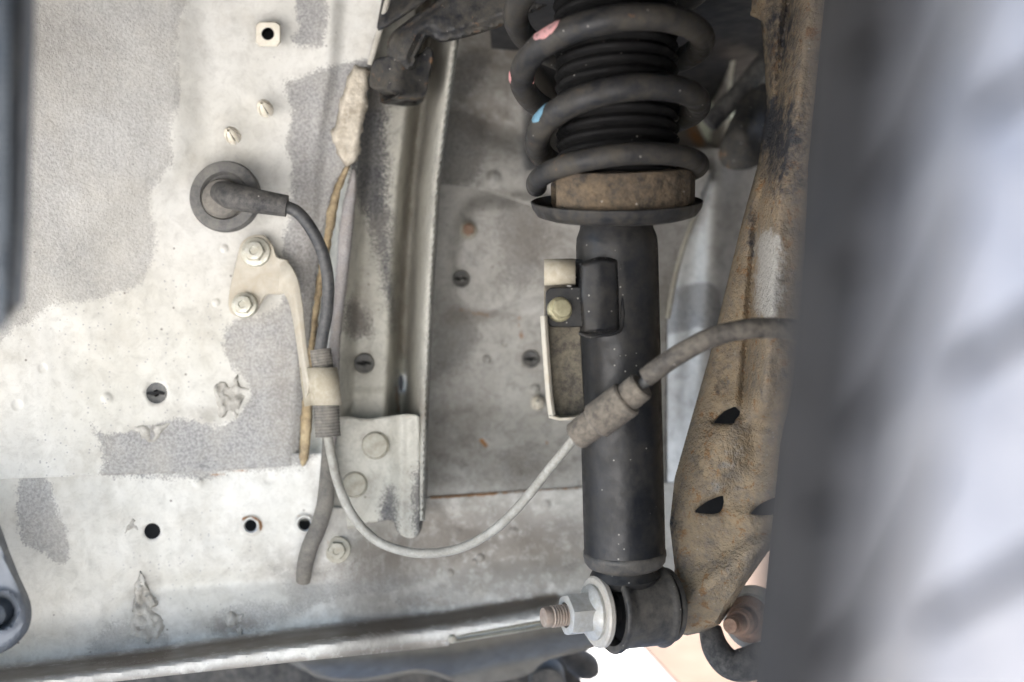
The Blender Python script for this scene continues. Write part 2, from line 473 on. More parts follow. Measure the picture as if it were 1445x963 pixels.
simple('plug_rubber', (0.07, 0.07, 0.072), (0.115, 0.115, 0.115), 90, (0.55, 0.75), 0, 0.3, 300, 0.0006, ((0.24, 0.23, 0.2), 0.6, 90))
simple('black_hole', (0.006, 0.006, 0.006), (0.008, 0.008, 0.008), 60, (0.8, 0.9), 0, 0.1)
simple('liner_plastic', (0.022, 0.029, 0.039), (0.033, 0.042, 0.054), 20, (0.35, 0.5), 0, 0.2, 300, 0.0005, ((0.07, 0.08, 0.092), 0.5, 14))
simple('guard_plastic', (0.075, 0.085, 0.10), (0.105, 0.116, 0.134), 30, (0.35, 0.5), 0, 0.2, 300, 0.0005, ((0.16, 0.168, 0.18), 0.5, 20))
simple('tyre_shoulder_shaded', (0.008, 0.008, 0.009), (0.014, 0.0135, 0.0145), 30, (0.65, 0.8), 0, 0.3, 120, 0.001, ((0.03, 0.028, 0.026), 0.5, 20), spec=0.2)  # tread colours darken towards the shoulder to paint in its shade
simple('tyre_shaded', (0.026, 0.026, 0.029), (0.042, 0.042, 0.046), 30, (0.55, 0.7), 0, 0.3, 120, 0.001, ((0.07, 0.068, 0.068), 0.6, 20), spec=0.3)
simple('tyre_half_shaded', (0.06, 0.061, 0.068), (0.085, 0.087, 0.097), 30, (0.5, 0.65), 0, 0.3, 120, 0.001, ((0.15, 0.148, 0.15), 0.6, 20))
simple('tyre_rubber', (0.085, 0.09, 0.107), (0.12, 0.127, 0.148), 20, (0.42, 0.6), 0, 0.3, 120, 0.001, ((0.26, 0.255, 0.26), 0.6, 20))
simple('tyre_side', (0.01, 0.01, 0.011), (0.016, 0.016, 0.017), 30, (0.6, 0.8), 0, 0.3, 120, 0.001, ((0.035, 0.032, 0.03), 0.5, 20), spec=0.2)
simple('rim_steel', (0.25, 0.25, 0.26), (0.3, 0.3, 0.31), 30, (0.35, 0.5), 0.6, 0.1)
simple('pink_paint', (0.62, 0.28, 0.27), (0.54, 0.23, 0.23), 90, (0.45, 0.6), 0, 0.3, 300, 0.0005, ((0.36, 0.28, 0.28), 0.7, 120), 0.22, 0, ((0.02, 0.02, 0.022), (0.03, 0.03, 0.032)), rsc=130)
simple('blue_paint', (0.15, 0.34, 0.47), (0.12, 0.28, 0.39), 90, (0.45, 0.6), 0, 0.3, 300, 0.0005, ((0.14, 0.2, 0.24), 0.5, 120), 0.1, 0, ((0.02, 0.02, 0.022), (0.03, 0.03, 0.032)), rsc=150)
simple('member', (0.115, 0.106, 0.092), (0.16, 0.148, 0.13), 30, (0.65, 0.85), 0, 0.3, 200, 0.0007, ((0.15, 0.135, 0.115), 0.6, 30))
simple('member_dark', (0.02, 0.019, 0.019), (0.038, 0.036, 0.035), 30, (0.7, 0.85), 0, 0.3, 200, 0.0007, ((0.16, 0.145, 0.125), 0.6, 30))
simple('pale_green', (0.74, 0.78, 0.62), (0.66, 0.70, 0.56), 20, (0.4, 0.5), 0, 0.1)
simple('liner_black', (0.03, 0.03, 0.032), (0.045, 0.045, 0.047), 20, (0.6, 0.8), 0, 0.2)
simple('concrete', (0.60, 0.585, 0.56), (0.52, 0.505, 0.48), 6, (0.8, 0.95), 0, 0.5, 60, 0.003, ((0.45, 0.44, 0.43), 0.5, 3))
simple('peach_paving', (0.085, 0.054, 0.036), (0.066, 0.041, 0.027), 8, (0.8, 0.95), 0, 0.5, 60, 0.003, ((0.12, 0.088, 0.066), 0.7, 8))

# ------------------------------------------------------------------ ground
GZ = -0.40
g = MB().add([(-40, -40, GZ), (40, -40, GZ), (40, 40, GZ), (-40, 40, GZ)], [(0, 1, 2, 3)]).build('ground', 'concrete')
tag(g, kind='structure')
pv = MB().prism([V((x, y, GZ + 0.004)) for x, y in ((.232, .98), (3, .98), (3, 4), (-.20, 4), (.171, 1.405), (.191, 1.265))], (0, 0, -0.02)).build('pavement', 'peach_paving')
tag(pv, kind='structure')

# ------------------------------------------------------------------ car body: the pressed inner wheel housing
body = thing('car_body', 'cream painted inner wheel housing with grey underseal and bare patches behind the black shock absorber', 'car body', P(420, 900, 0.70))

def dL(x, y):
    t = np.clip((440 - x) / 440, 0, 1.3)
    d = 0.706 - 0.072 * t ** 1.7
    # soft diagonal swage at the upper left and shallow pocket round the grommet
    s = ((x - 60) * 0.62 + (y - 430) * 0.78)
    d = d - 0.007 * sm((-s + 10) / 70) * sm((300 - x) / 60)
    d = d + 0.004 * np.exp(-((x - 330) / 90) ** 2 - ((y - 270) / 90) ** 2)
    # the edge rolls towards the seam
    d = d + 0.006 * sm((x - interp(y, [(470, -60), (462, 90), (440, 230), (425, 420), (405, 640)])) / 22)
    for (wx, wy, wr, h) in WELDS_L: d = d + h * np.exp(-(np.hypot(x - wx, y - wy) / wr) ** 4)
    d = d + 0.0011 * np.exp(-(line_dist(x, y, [(468, 130), (455, 190), (437, 238), (436, 300)]) / 2.5) ** 2)
    return d
WELDS_L = [(24, 572, 7, .0008), (151, 562, 7, -.0012), (317, 351, 5, -.0012), (305, 427, 5, -.001), (290, 650, 9, .0008), (420, 352, 6, -.001), (377, 455, 4, .0005), (60, 520, 6, .0006)]
COAT_L = [
    (smooth_poly([(-70, -70), (262, -70), (268, 0), (252, 30), (250, 80), (254, 130), (248, 160), (240, 190), (246, 225), (228, 250), (212, 275), (213, 300), (221, 330), (214, 365), (200, 400), (165, 412), (140, 425), (80, 428), (45, 452), (20, 462), (-70, 500)], 3), 5, .66),
    (smooth_poly([(405, -70), (420, 20), (423, 45), (412, 55), (418, 64), (445, 66), (458, 58), (463, 0), (466, -70)], 3), 4),
    (smooth_poly([(402, 118), (430, 108), (470, 92), (560, 95), (520, 260), (500, 420), (470, 700), (400, 700), (150, 700), (148, 650), (128, 597), (142, 612), (180, 610), (205, 602), (238, 594), (262, 590), (310, 602), (345, 575), (352, 545), (330, 520), (316, 500), (315, 465), (335, 450), (380, 440), (400, 415), (398, 360), (408, 300), (412, 240), (403, 205), (412, 165), (405, 135)], 3), 4.2),
]
housing = panel('inner_panel', [(-90, -90), (552, -90), (546, 0), (522, 95), (517, 150), (506, 205), (491, 232), (472, 262), (455, 330), (443, 420), (436, 520), (428, 600), (420, 657), (285, 666), (150, 671), (-90, 680)],
    dL, 5.5, 'paint', body,
    holes=[circ(378, 48, 9, 16), circ(221, 555, 15, 18)],
    refine=[(a, b, c * 1.6) for a, b, c, h in WELDS_L], coat=COAT_L, thick=.0007,
    dirt_shade=[(330, 560, 28, 24, .55), (290, 585, 60, 14, .4), (378, 48, 24, 22, .35), (350, 395, 45, 60, .25), (430, 330, 16, 120, .35), (215, 605, 24, 16, .4), (400, 560, 20, 80, .4), (80, 60, 60, 90, .25)],
    rust=[([(0, 676), (30, 675)], 3, .35), ([(358, 34), (362, 62)], 2, .35)], nz=.0012)

YLOW = [(-90, 946), (0, 938), (200, 914), (400, 886), (640, 858), (830, 832), (980, 815)]
def dLow(x, y):
    a = 0.7055 - 0.072 * np.clip((440 - x) / 440, 0, 1.3) ** 1.7
    k = sm((x - 455) / 150)
    d = a * (1 - k) + 0.752 * k + 0.0018
    # long shelf at the left, then the sill bend that looks upward, then the lip
    sh = np.interp(x, [120, 230, 400, 640], [888, 838, 826, 822])
    d = d + 0.004 * sm((x - 120) / 90) * (1 - sm((x - 420) / 120)) * np.exp(-((y - sh + 8) / 14) ** 2)
    b = interpx(x, YLOW)
    t = np.clip((y - b) / 32, 0, 2)
    d = d - 0.046 * sm(t) * (1 - 0.35 * k) 
    d = d - 0.010 * sm((y - b + 60) / 60)
    for (wx, wy, wr, h) in WELDS_D: d = d + h * np.exp(-(np.hypot(x - wx, y - wy) / wr) ** 4)
    for (wx, wy) in ((354, 742), (430, 740)): d = d - 0.0035 * np.exp(-((np.hypot(x - wx, y - wy) - 11) / 3.2) ** 2)
    # orange-peel blisters on the right half
    r = np.hypot(x - 478, y - 775)
    d = d - 0.002 * np.exp(-(r / 30) ** 4)
    return d
WELDS_D = [(770, 713, 7, -.0013), (645, 752, 7, -.001), (724, 752, 7, -.0012), (483, 873, 8, -.001), (772, 830, 9, .0008), (280, 682, 7, -.0009), (380, 675, 8, .0008), (500, 740, 5, -.001), (678, 787, 5, -.0016), (670, 793, 4, -.0014), (636, 808, 4, -.0016), (577, 815, 9, .0006)]
COAT_D = [
    (smooth_poly([(50, 650), (60, 660), (70, 685), (82, 720), (94, 755), (96, 785), (88, 797), (62, 782), (34, 768), (25, 735), (26, 690), (36, 662)], 3), 3.2, .85),
    (smooth_poly([(148, 630), (148, 668), (200, 672), (285, 676), (330, 664), (425, 658), (425, 630)], 3), 7),
    (smooth_poly([(430, 803), (470, 800), (545, 770), (565, 735), (550, 700), (600, 690), (640, 735), (690, 760), (640, 795), (600, 815), (560, 835), (480, 842), (390, 878), (330, 895), (300, 892), (305, 868), (350, 850), (405, 850), (400, 820), (380, 800)], 3), 6, .55),
    (smooth_poly([(740, 745), (830, 735), (830, 800), (790, 810), (745, 790)], 3), 7, .35),
    (smooth_poly([(565, 840), (650, 822), (665, 845), (620, 858), (570, 858)], 3), 5, .4),
    (smooth_poly([(697, 832), (760, 820), (770, 835), (720, 845)], 3), 5, .4),
    (smooth_poly([(130, 905), (160, 880), (200, 880), (235, 895), (230, 930), (130, 935)], 3), 6, .5),
]
panel('lower_panel', [(-90, 660), (150, 652), (400, 640), (462, 640), (464, 716), (540, 718), (586, 730), (588, 703), (720, 694), (830, 687), (965, 680), (965, 850), (830, 864), (760, 876), (660, 894), (641, 899), (632, 912), (500, 926), (420, 934), (300, 947), (200, 958), (0, 981), (-90, 991)],
    dLow, 5.0, 'paint', body, holes=[circ(215, 750, 11.5, 22), circ(354, 742, 8, 16), circ(430, 740, 8, 16)],
    refine=[(a, b, c * 1.6) for a, b, c, h in WELDS_D] + [(354, 742, 17), (430, 740, 17)], coat=COAT_D,
    dirt_shade=[(430, 800, 90, 40, .55), (600, 850, 220, 30, .55), (330, 885, 60, 22, .7), (205, 850, 22, 50, .45), (700, 770, 240, 95, .85), (560, 780, 130, 70, .75), (610, 640, 60, 80, .5), (480, 775, 26, 26, .4), (200, 900, 120, 14, .4), (560, 905, 120, 10, .35), (820, 760, 40, 80, .4), (450, 700, 30, 60, .3)],
    rust=[([(610, 701), (660, 698), (700, 695)], 4, .95), ([(700, 695), (825, 688)], 2.5, .62), ([(285, 672), (350, 664)], 3, .5), ([(342, 733), (354, 728), (367, 736), (368, 748)], 3, .75), ([(420, 728), (440, 728)], 3, .5), ([(462, 765), (466, 788), (478, 794)], 3, .45)], nz=.0016,
    grime_shade=[([(-90, 962), (0, 954), (200, 930), (400, 902), (640, 872), (780, 846)], 14, 1.25), ([(-90, 996), (0, 986), (200, 962), (420, 937), (632, 909)], 14, .85), ([(150, 905), (400, 880), (640, 850)], 26, .35), ([(440, 660), (448, 740)], 10, .35)])  # grime along sill crease and lip, with the crease's shade painted in

# the hat-section rail
XR = [(652, -90), (648, 55), (634, 160), (622, 260), (613, 400), (606, 560), (602, 690), (601, 740)]
def dR(x, y):
    xr = interp(y, XR)
    u = x - xr
    d = np.full(np.shape(x), 0.738)
    d = d - 0.022 * (1 - sm((x - interp(y, [(512, 60), (500, 240), (484, 420), (470, 640)])) / 26))
    d = d + 0.012 * (1 - sm((x - interp(y, [(500, 60), (482, 240), (462, 420), (452, 640)])) / 10))
    d = d + 0.046 * sm((u + 64) / 24)
    d = d - 0.080 * sm((u + 38) / 30)
    d = d + 0.006 * sm((u + 5) / 6)
    d = d - 0.0012 * sm((y - 548) / 6)
    for (wx, wy, wr, h) in WELDS_R: d = d + h * np.exp(-(np.hypot(x - wx, y - wy) / wr) ** 4)
    return d
WELDS_R = [(512, 345, 6, -.0006), (545, 515, 5, -.0008), (490, 570, 5, -.0008), (560, 470, 4, -.0005)]
COAT_R = [(smooth_poly([(500, 120), (542, 122), (546, 220), (551, 300), (555, 380), (559, 440), (556, 468), (540, 400), (522, 330), (506, 290), (494, 250)], 3), 10.0),
          (smooth_poly([(488, 430), (505, 425), (525, 460), (520, 475), (490, 470)], 3), 9.0),
          (smooth_poly([(626, 165), (640, 165), (640, 300), (618, 700), (588, 700), (594, 560), (604, 420), (609, 300), (614, 220)], 3), 6, .3)]
panel('rail', [(652, -90), (648, 55), (634, 160), (622, 260), (613, 400), (606, 560), (602, 690), (600, 735), (410, 735), (410, 520), (425, 400), (440, 240), (470, 100), (500, -90)],
    dR, 4.5, 'paint_grimy_shaded', body, holes=[circ(514, 513, 13, 18), circ(566, 541, 4, 16, 12)], refine=[(a, b, c * 1.6) for a, b, c, h in WELDS_R], coat=COAT_R,
    dirt_shade=[(514, 513, 24, 24, .5), (600, 60, 30, 90, .6), (596, 575, 22, 30, .6), (505, 440, 20, 50, .5), (545, 140, 34, 20, .4)],
    rust=[([(535, 547), (560, 546)], 2, .5), ([(560, 543), (562, 582)], 4, .62), ([(649, 85), (643, 130)], 3, .9), ([(600, 95), (590, 110)], 3, .5)], nz=.0009, grime_shade=[([(604, -60), (600, 60), (588, 160), (577, 270), (568, 400), (566, 500)], 9, .7)])  # dark line paints in the shade of the rail groove

plate([(500, 470), (596, 470), (592, 700), (500, 700)], .802, .002).build('hole_backing', 'liner_black', body)  # dark sheet added so no light shows through the rail holes
# gusset plate low on the rail
def dG(x, y):
    d = np.full(np.shape(x), 0.7165)
    d = d - 0.003 * sm((y - 600) / 150)
    d = d + 0.012 * sm((x - 556) / 20) * (1 - sm((x - 575) / 16)) * 0.25
    d = d - 0.012 * sm((x - 548) / 22)
    d = d + 0.030 * sm((x - 588) / 16) ** 2
    return d
gus = smooth_poly([(468, 600), (520, 592), (570, 585), (592, 588), (602, 602), (604, 650), (602, 700), (598, 730), (592, 753), (578, 760), (562, 752), (552, 735), (520, 738), (466, 738)], 4)
panel('gusset', gus, dG, 4, 'paint_grimy_shaded', body, coat=[(smooth_poly([(540, 700), (556, 690), (560, 760), (530, 770)], 3), 7), (smooth_poly([(585, 670), (610, 660), (605, 780), (585, 770)], 3), 7)],
      dirt_shade=[(530, 628, 34, 34, .3), (500, 683, 30, 30, .45), (575, 720, 20, 50, .35)], rust=[([(480, 598), (560, 587), (596, 590)], 2, .4)], thick=.0016, nz=.0006)
gw = [(530, 629, 19), (501, 684, 18)]
for (x, y, r) in gw:
    yy = 0.7145
    q = K * yy
    mb = MB().lathe([(r * q * 1.04, 0), (r * q, .0022), (r * q * .88, .0036), (r * q * .5, .0040), (0, .0041)], P(x, y, yy + .0015), (-.05, -1, .12), 32)
    mb.build('blanking_disc', 'paint_plain', body)

# rear wall behind the spring
EMB = smooth_poly([(700, 284), (664, 292), (648, 320), (640, 365), (640, 410), (655, 436), (690, 448), (735, 430), (790, 420), (840, 420), (840, 290)], 3)
def dB(x, y):
    d = 0.782 - 0.026 * sm((y - 560) / 140) + 0.02 * sm((300 - y) / 300)
    d = d - 0.009 * sm((sdist(x, y, EMB) + 14) / 26)
    d = d + 0.02 * sm((x - 900) / 140)
    for (wx, wy, wr, h) in WELDS_B: d = d + h * np.exp(-(np.hypot(x - wx, y - wy) / wr) ** 4)
    return d
WELDS_B = [(697, 252, 10, -.004), (755, 549, 6, -.003), (687, 507, 5, -.002), (655, 663, 8, -.001), (712, 485, 4, .001), (640, 610, 7, -.001), (683, 627, 6, .001)]
XE = [(1056, -90), (1052, 0), (1031, 105), (1026, 185), (1006, 240), (985, 295), (958, 370), (942, 450), (940, 720)]
COAT_B = [(smooth_poly([(620, 440), (665, 445), (672, 490), (645, 520), (612, 530)], 3), 9, .6),
          (smooth_poly([(705, 640), (760, 630), (770, 685), (715, 690)], 3), 9, .4), (smooth_poly([(705, 290), (770, 300), (760, 390), (715, 400)], 3), 14, .6)]
panel('rear_wall', [(590, 240), (1006, 240), (985, 295), (958, 370), (942, 450), (942, 712), (590, 712)], dB, 5.5, 'paint_shaded', body, holes=[circ(749, 507, 11, 16)],
      refine=[(a, b, c * 1.6) for a, b, c, h in WELDS_B], coat=COAT_B,
      dirt_shade=[(670, 445, 50, 14, .6), (650, 620, 60, 100, .45), (760, 340, 60, 60, .5), (740, 660, 100, 40, .45), (890, 420, 90, 200, .6), (749, 505, 18, 18, .6)],
      rust=[([(733, 448), (734, 480)], 4, .6), ([(680, 622), (686, 630)], 4, .75), ([(770, 622), (774, 626)], 3, .7), ([(620, 574), (700, 585)], 1.5, .3), ([(650, 505), (664, 512)], 2, .5), ([(690, 447), (650, 436)], 4, .5)], nz=.0014)
def dB2(x, y):
    d = dB(x, y) - 0.0025
    d = d + 0.13 * sm((x - 735) / 70) * (1 - sm((x - 1000) / 40)) * sm((285 - y) / 90)
    d = d + 0.012 * np.exp(-((y - (155 + (x - 640) * .35)) / 28) ** 2) * sm((x - 640) / 60)
    return d
panel('upper_rear_wall', [(600, -90), (1056, -90), (1052, 0), (1031, 105), (1026, 185), (1010, 232), (985, 292), (760, 292), (700, 273), (650, 262), (600, 258)], dB2, 6, 'paint_shaded', body,
      refine=[(697, 252, 16)], coat=[(smooth_poly([(628, 150), (668, 160), (690, 180), (680, 235), (665, 262), (600, 266), (615, 200)], 3), 8), (smooth_poly([(640, 85), (690, 70), (680, 120), (640, 150)], 3), 9)],
      dirt_shade=[(690, 160, 60, 40, .7), (800, 60, 200, 100, .8), (960, 150, 90, 160, .9), (668, 75, 5, 5, .9)], rust=[([(975, 180), (990, 200)], 14, .7)], nz=.0016)
rim = [P(x, y, float(dB2(np.array([float(x)]), np.array([float(y)]))[0]) - .001) for x, y in [q[:2] for q in cr([(1056, -90), (1052, 0), (1031, 105), (1026, 185), (1006, 240), (985, 295), (958, 370), (942, 450)], 6)]]
MB().tube(rim, .0019, 8).build('edge_flange', 'paint_plain', body)

# cap of the strut tower, unseen above the picture, added to darken the spring
rows = []
for i in range(9):
    t = i / 8
    rows.append([V((x, .545 + .42 * t, .198 + .012 * math.sin(t * 3.1) + .4 * (x - .09) ** 2)) for x in np.linspace(-.015, .27, 14)])
MB().sheet(rows).build('strut_tower', 'liner_black', body, solid=.002)
# quarter panel that closes the housing on the right
def dQ(x, y):
    d = 0.85 - 0.016 * np.exp(-((x - interp(y, [(1018, 230), (1010, 300), (1004, 400), (985, 640)])) / 22) ** 2)
    return d + 0.02 * sm((960 - x) / 40)
panel('quarter_panel', [(900, 210), (1320, 210), (1320, 790), (900, 760)], dQ, 8, 'paint_shaded', body,
      coat=[(smooth_poly([(930, 410), (960, 405), (990, 398), (1015, 410), (1020, 470), (985, 462), (930, 472)], 3), 2), (smooth_poly([(975, 230), (1010, 232), (1000, 290), (975, 330), (960, 300)], 3), 4)],
      dirt_shade=[(950, 560, 40, 60, .4), (980, 300, 20, 40, .6)])
panel('upper_quarter_panel', [(985, -90), (1320, -90), (1320, 230), (985, 230)], lambda x, y: 0.93 - 0.012 * np.exp(-((x - 1052 + (y - 50) * .25) / 8.) ** 2), 8, 'pale_green', body)

# seam fold, sealant and flanges between the panel and the rail
MB().tube([P(*p) for p in [(553, -90, .698), (547, 0, .698), (537, 40, .698), (522, 92, .699)]], .0019, 10).build('folded_edge', 'paint_clean', body)
def bead(name, mat, poly, y0, bulge, parent, step=3.5, rough=2.4, coat=None):
    sp = smooth_poly(poly, 3)
    def d(x, y):
        s = np.clip(sdist(x, y, sp), 0, 9) / 9
        return y0 - bulge * np.sqrt(1 - (1 - s) ** 2) - .0007 * vnoise(x, y, 9, 2.2) * (s > 0.05)
    return panel(name, sp, d, step, mat, parent, rough=rough, thick=.001, nz=.0007, ang=70)
bead('sealant', 'sealant', [(497, 97), (508, 94), (521, 103), (517, 150), (510, 190), (504, 226), (490, 234), (478, 222), (470, 205), (467, 188), (474, 178), (479, 150), (488, 118)], .7045, .0065, body)
bead('sealant', 'sealant_brown', [(489, 231), (494, 236), (482, 268), (474, 310), (466, 350), (458, 400), (449, 450), (446, 520), (442, 560), (440, 600), (435, 648), (423, 654), (424, 600), (428, 540), (436, 480), (446, 400), (456, 340), (464, 290), (474, 258)], .7055, .003, body, rough=1.3)
bead('flange', 'coat_strip', [(500, 236), (504, 260), (498, 330), (490, 400), (482, 460), (479, 520), (478, 600), (470, 640), (462, 640), (462, 520), (468, 450), (474, 380), (480, 310), (490, 262)], .7065, .004, body, rough=.7)
# torn flakes of sealant standing off the panel
def flake(pts, base, lift, mat='sealant_grey'):
    sp = smooth_poly(pts, 3)
    def d(x, y):
        e = np.clip(sdist(x, y, sp), 0, 7) / 7
        return base(x, y) + .0006 - lift * .35 * np.sqrt(1 - (1 - e) ** 2) * (1 + 1.6 * vnoise(x, y, 11, 6.1) + .8 * vnoise(x, y, 5, 2.4))
    return panel('torn_sealant', sp, d, 3, mat, body, rough=3.0, thick=.0008, nz=0, ang=60)
flake([(302, 545), (318, 538), (326, 548), (333, 528), (340, 548), (352, 545), (345, 560), (333, 595), (326, 580), (312, 592), (304, 575)], dL, .007)
flake([(188, 603), (214, 600), (243, 596), (228, 612), (214, 627), (203, 618)], dL, .004)
flake([(197, 806), (204, 815), (214, 838), (225, 853), (214, 858), (210, 868), (198, 872), (186, 862), (190, 838)], dLow, .009)
flake([(186, 862), (205, 858), (226, 868), (230, 890), (212, 908), (200, 902), (184, 895)], dLow, .006)
flake([(188, 731), (196, 740), (196, 757), (186, 748), (172, 757), (181, 738)], dLow, .004)
flake([(318, 868), (330, 862), (336, 868), (350, 862), (341, 876), (343, 900), (332, 888), (320, 884)], dLow, .007)
MB().tube([P(194, 757, .6835), P(196, 785, .683), P(200, 808, .682)], .0006, 6).build('sealant', 'sealant_grey', body)

# thin double edge beyond the lip
for dy in (0, 7):
    pts = [P(x, y + dy, .722) for x, y in ((636, 898), (680, 891), (723, 884), (780, 874), (850, 862))]
    MB().tube(pts, .0013, 6, flat=((0, 1, 0), 3.0)).build('flange', 'paint_plain', body)
MB().lathe([(0, .003), (.0022, .002), (.003, 0), (.002, -.002)], P(638, 902, .712), (0, -1, 0), 10).build('weld_blob', 'paint_plain', body)

# square nut welded over the top hole
sq = [(361, 36), (366, 31), (390, 31), (396, 36), (396, 60), (391, 66), (367, 66), (361, 61)]
mb = MB()
outer = densify(sq, 6)
y0 = .6945
inner = [(378 + 9 * math.cos(math.atan2(y - 48, x - 378)), 48 + 9 * math.sin(math.atan2(y - 48, x - 378))) for x, y in outer]
n = len(outer)
rings = [[P(x, y, y0 + .004) for x, y in outer], [P(x, y, y0 - .001) for x, y in outer],
         [P(378 + (x - 378) * .93, 48 + (y - 48) * .93, y0 - .0022) for x, y in outer], [P(x, y, y0 - .0022) for x, y in inner], [P(x, y, y0 + .012) for x, y in inner]]
vs = [p for r in rings for p in r]
fs = [(i * n + k, i * n + (k + 1) % n, (i + 1) * n + (k + 1) % n, (i + 1) * n + k) for i in range(4) for k in range(n)]
mb.add(vs, fs).build('square_nut', 'white_plastic', body)
# dark cavity behind the holes of the double-skinned panel
for nm, x, y, yy, r in (('cavity', 378, 48, .712, 20), ('cavity', 215, 750, .70, 30), ('cavity', 354, 742, .712, 22), ('cavity', 430, 740, .72, 22), ('cavity', 566, 541, .803, 14), ('cavity', 221, 555, .71, 26), ('cavity', 514, 513, .757, 24), ('cavity', 749, 507, .79, 22)):
    q = K * yy
    MB().lathe([(r * q, -.001), (r * q, .02), (0, .02)], P(x, y, yy), (0, 1, 0), 20).build(nm, 'liner_black', body)

# roof and outer skin of the wheel arch, unseen above, shaped to block light
def dome():
    rows = []
    for i in range(13):
        t = i / 12
        y = .84 - .72 * t
        z = .30 + .07 * math.sin(t * math.pi * .5) - .29 * t ** 3
        rows.append([V((x, y, z)) for x in np.linspace(-.75, .75, 16)])
    return MB().sheet(rows)
rows = [[V((x, y, z)) for z in (-.36, -.1, .08, .22)] for x, y in ((.30, .90), (.40, .88), (.46, .80), (.48, .65), (.48, .45), (.47, .25), (.47, .12))]
MB().sheet(rows).build('light_block_sheet', 'liner_black', body, solid=.002)  # unseen sheet added to keep side light out of the housing
dome().build('wheel_arch', 'liner_black', body, solid=.002)
MB().sheet([[V((x, yy, z)) for x in np.linspace(-.75, .75, 8)] for yy, z in ((.12, .08), (.105, .12), (.10, .3), (.12, .6), (.2, 1.0))]).build('outer_skin', 'paint_clean', body, solid=.002)
MB().sheet([[V((x, .845 + (z - .3) * .1, z)) for x in np.linspace(-.75, .75, 8)] for z in (.25, .5, 1.0)]).build('inner_skin', 'liner_black', body, solid=.002)

# ------------------------------------------------------------------ small fasteners
def hexbolt(name, label, cat, x, y, yy, rhead, rwash, mat, axis=(-.03, -1, .1), h=8, group=None, washmat=None, dimple=True, parts=('flange', 'head')):
    q = K * yy
    o = P(x, y, yy)
    t = thing(name, label, cat, o, group)
    a, u, v = basis(axis)
    MB().lathe([(rwash * q, -.002), (rwash * q, .0008), (rwash * q * .95, .0015), (rhead * q * .9, .0022), (0, .0022)], o, axis, 32).build(parts[0], washmat or mat, t)
    H = h * q + .002
    mb = MB()
    ph = random.random() * 6.28
    n = 6
    ring = lambda rr, hh, m=36: [o + a * hh + (u * math.cos(2 * math.pi * k / m + ph) + v * math.sin(2 * math.pi * k / m + ph)) * (rr if rr < 0 else rr) for k in range(m)]
    def hexr(k, m, r):
        th = (2 * math.pi * k / m) % (math.pi / 3) - math.pi / 6
        return r * math.cos(math.pi / 6) / math.cos(th)
    m = 36
    rows = []
    for (f, hh, circf) in ((1, .001, 0), (1, H * .72, 0), (.93, H * .95, .8), (.72, H, 1), (.45, H, 1), (.4, H - .0008 if dimple else H, 1), (.02, H - .0008 if dimple else H, 1)):
        row = []
        for k in range(m):
            r = hexr(k, m, rhead * q)
            r = (r * (1 - circf) + rhead * q * .9 * circf) * f
            th = 2 * math.pi * k / m + ph
            row.append(o + a * hh + (u * math.cos(th) + v * math.sin(th)) * r)
        rows.append(row)
    vs = [p for r in rows for p in r]
    fs = [(i * m + k, i * m + (k + 1) % m, (i + 1) * m + (k + 1) % m, (i + 1) * m + k) for i in range(len(rows) - 1) for k in range(m)]
    fs.append(tuple((len(rows) - 1) * m + k for k in range(m)))
    mb.add(vs, fs).build(parts[1], mat, t, ang=25)
    return t

def clip(x, y, yy, r, label):
    q = K * yy
    o = P(x, y, yy)
    t = thing('panel_clip', label, 'clip', o, 'white push-in clips')
    ax = (-.05, -1, .25)
    for k in range(6):
        a0 = k * 60 + 5
        MB().lathe([(r * q * .95, -.002), (r * q, .001), (r * q * .92, .0045), (r * q * .62, .0085), (r * q * .22, .0098), (r * q * .2, .004), (r * q * .6, .001), (r * q * .6, -.002)], o, ax, 6, a0, a0 + 50, close=True).build('finger', 'white_plastic', t)
    MB().lathe([(r * q * .5, -.002), (r * q * .45, .004), (0, .0045)], o, ax, 16).build('stem', 'plug_rubber', t)
    return t
clip(375, 155, .694, 11, 'white domed push clip with dark slots, below the square white nut')
clip(329, 193, .6855, 11, 'white domed push clip with dark slots, just above the big rubber grommet')
clip(759, 569, .781, 10, 'slotted white clip half hidden behind the left edge of the hose bracket')

def plug(x, y, yy, r, label, slot=True):
    q = K * yy
    o = P(x, y, yy)
    t = thing('rubber_plug', label, 'plug', o, 'rubber plugs in the body panel')
    ax = (-.03, -1, .08)
    a, u, v = basis(ax)
    MB().lathe([(r * q, -.003), (r * q * 1.02, .0008), (r * q * .92, .0018), (r * q * .75, .0012), (r * q * .3, .0004), (r * q * .28, -.004), (0, -.004)], o, ax, 28).build('cap', 'plug_rubber', t)
    if slot:
        s = [(-.75, -.10), (-.2, -.22), (.15, -.05), (.7, -.15), (.75, .05), (.2, .18), (-.1, .08), (-.7, .1)]
        pts = [o + a * .0021 + u * (sx * r * q) + v * (sy * r * q) for sx, sy in s]
        MB().prism(pts, a * -.004).build('slot', 'black_hole', t)
    return t
plug(221, 555, .6885, 17, 'round grey rubber plug with a keyhole opening in the bright cream panel')
plug(514, 513, .737, 14, 'dark round plug with a torn slit in the rail above the gusset plate')
plug(651, 394, .7735, 12, 'dark round plug below the rusty stud on the rear wall')
plug(749, 507, .781, 12, 'torn dark rubber plug beside the left edge of the hose bracket')

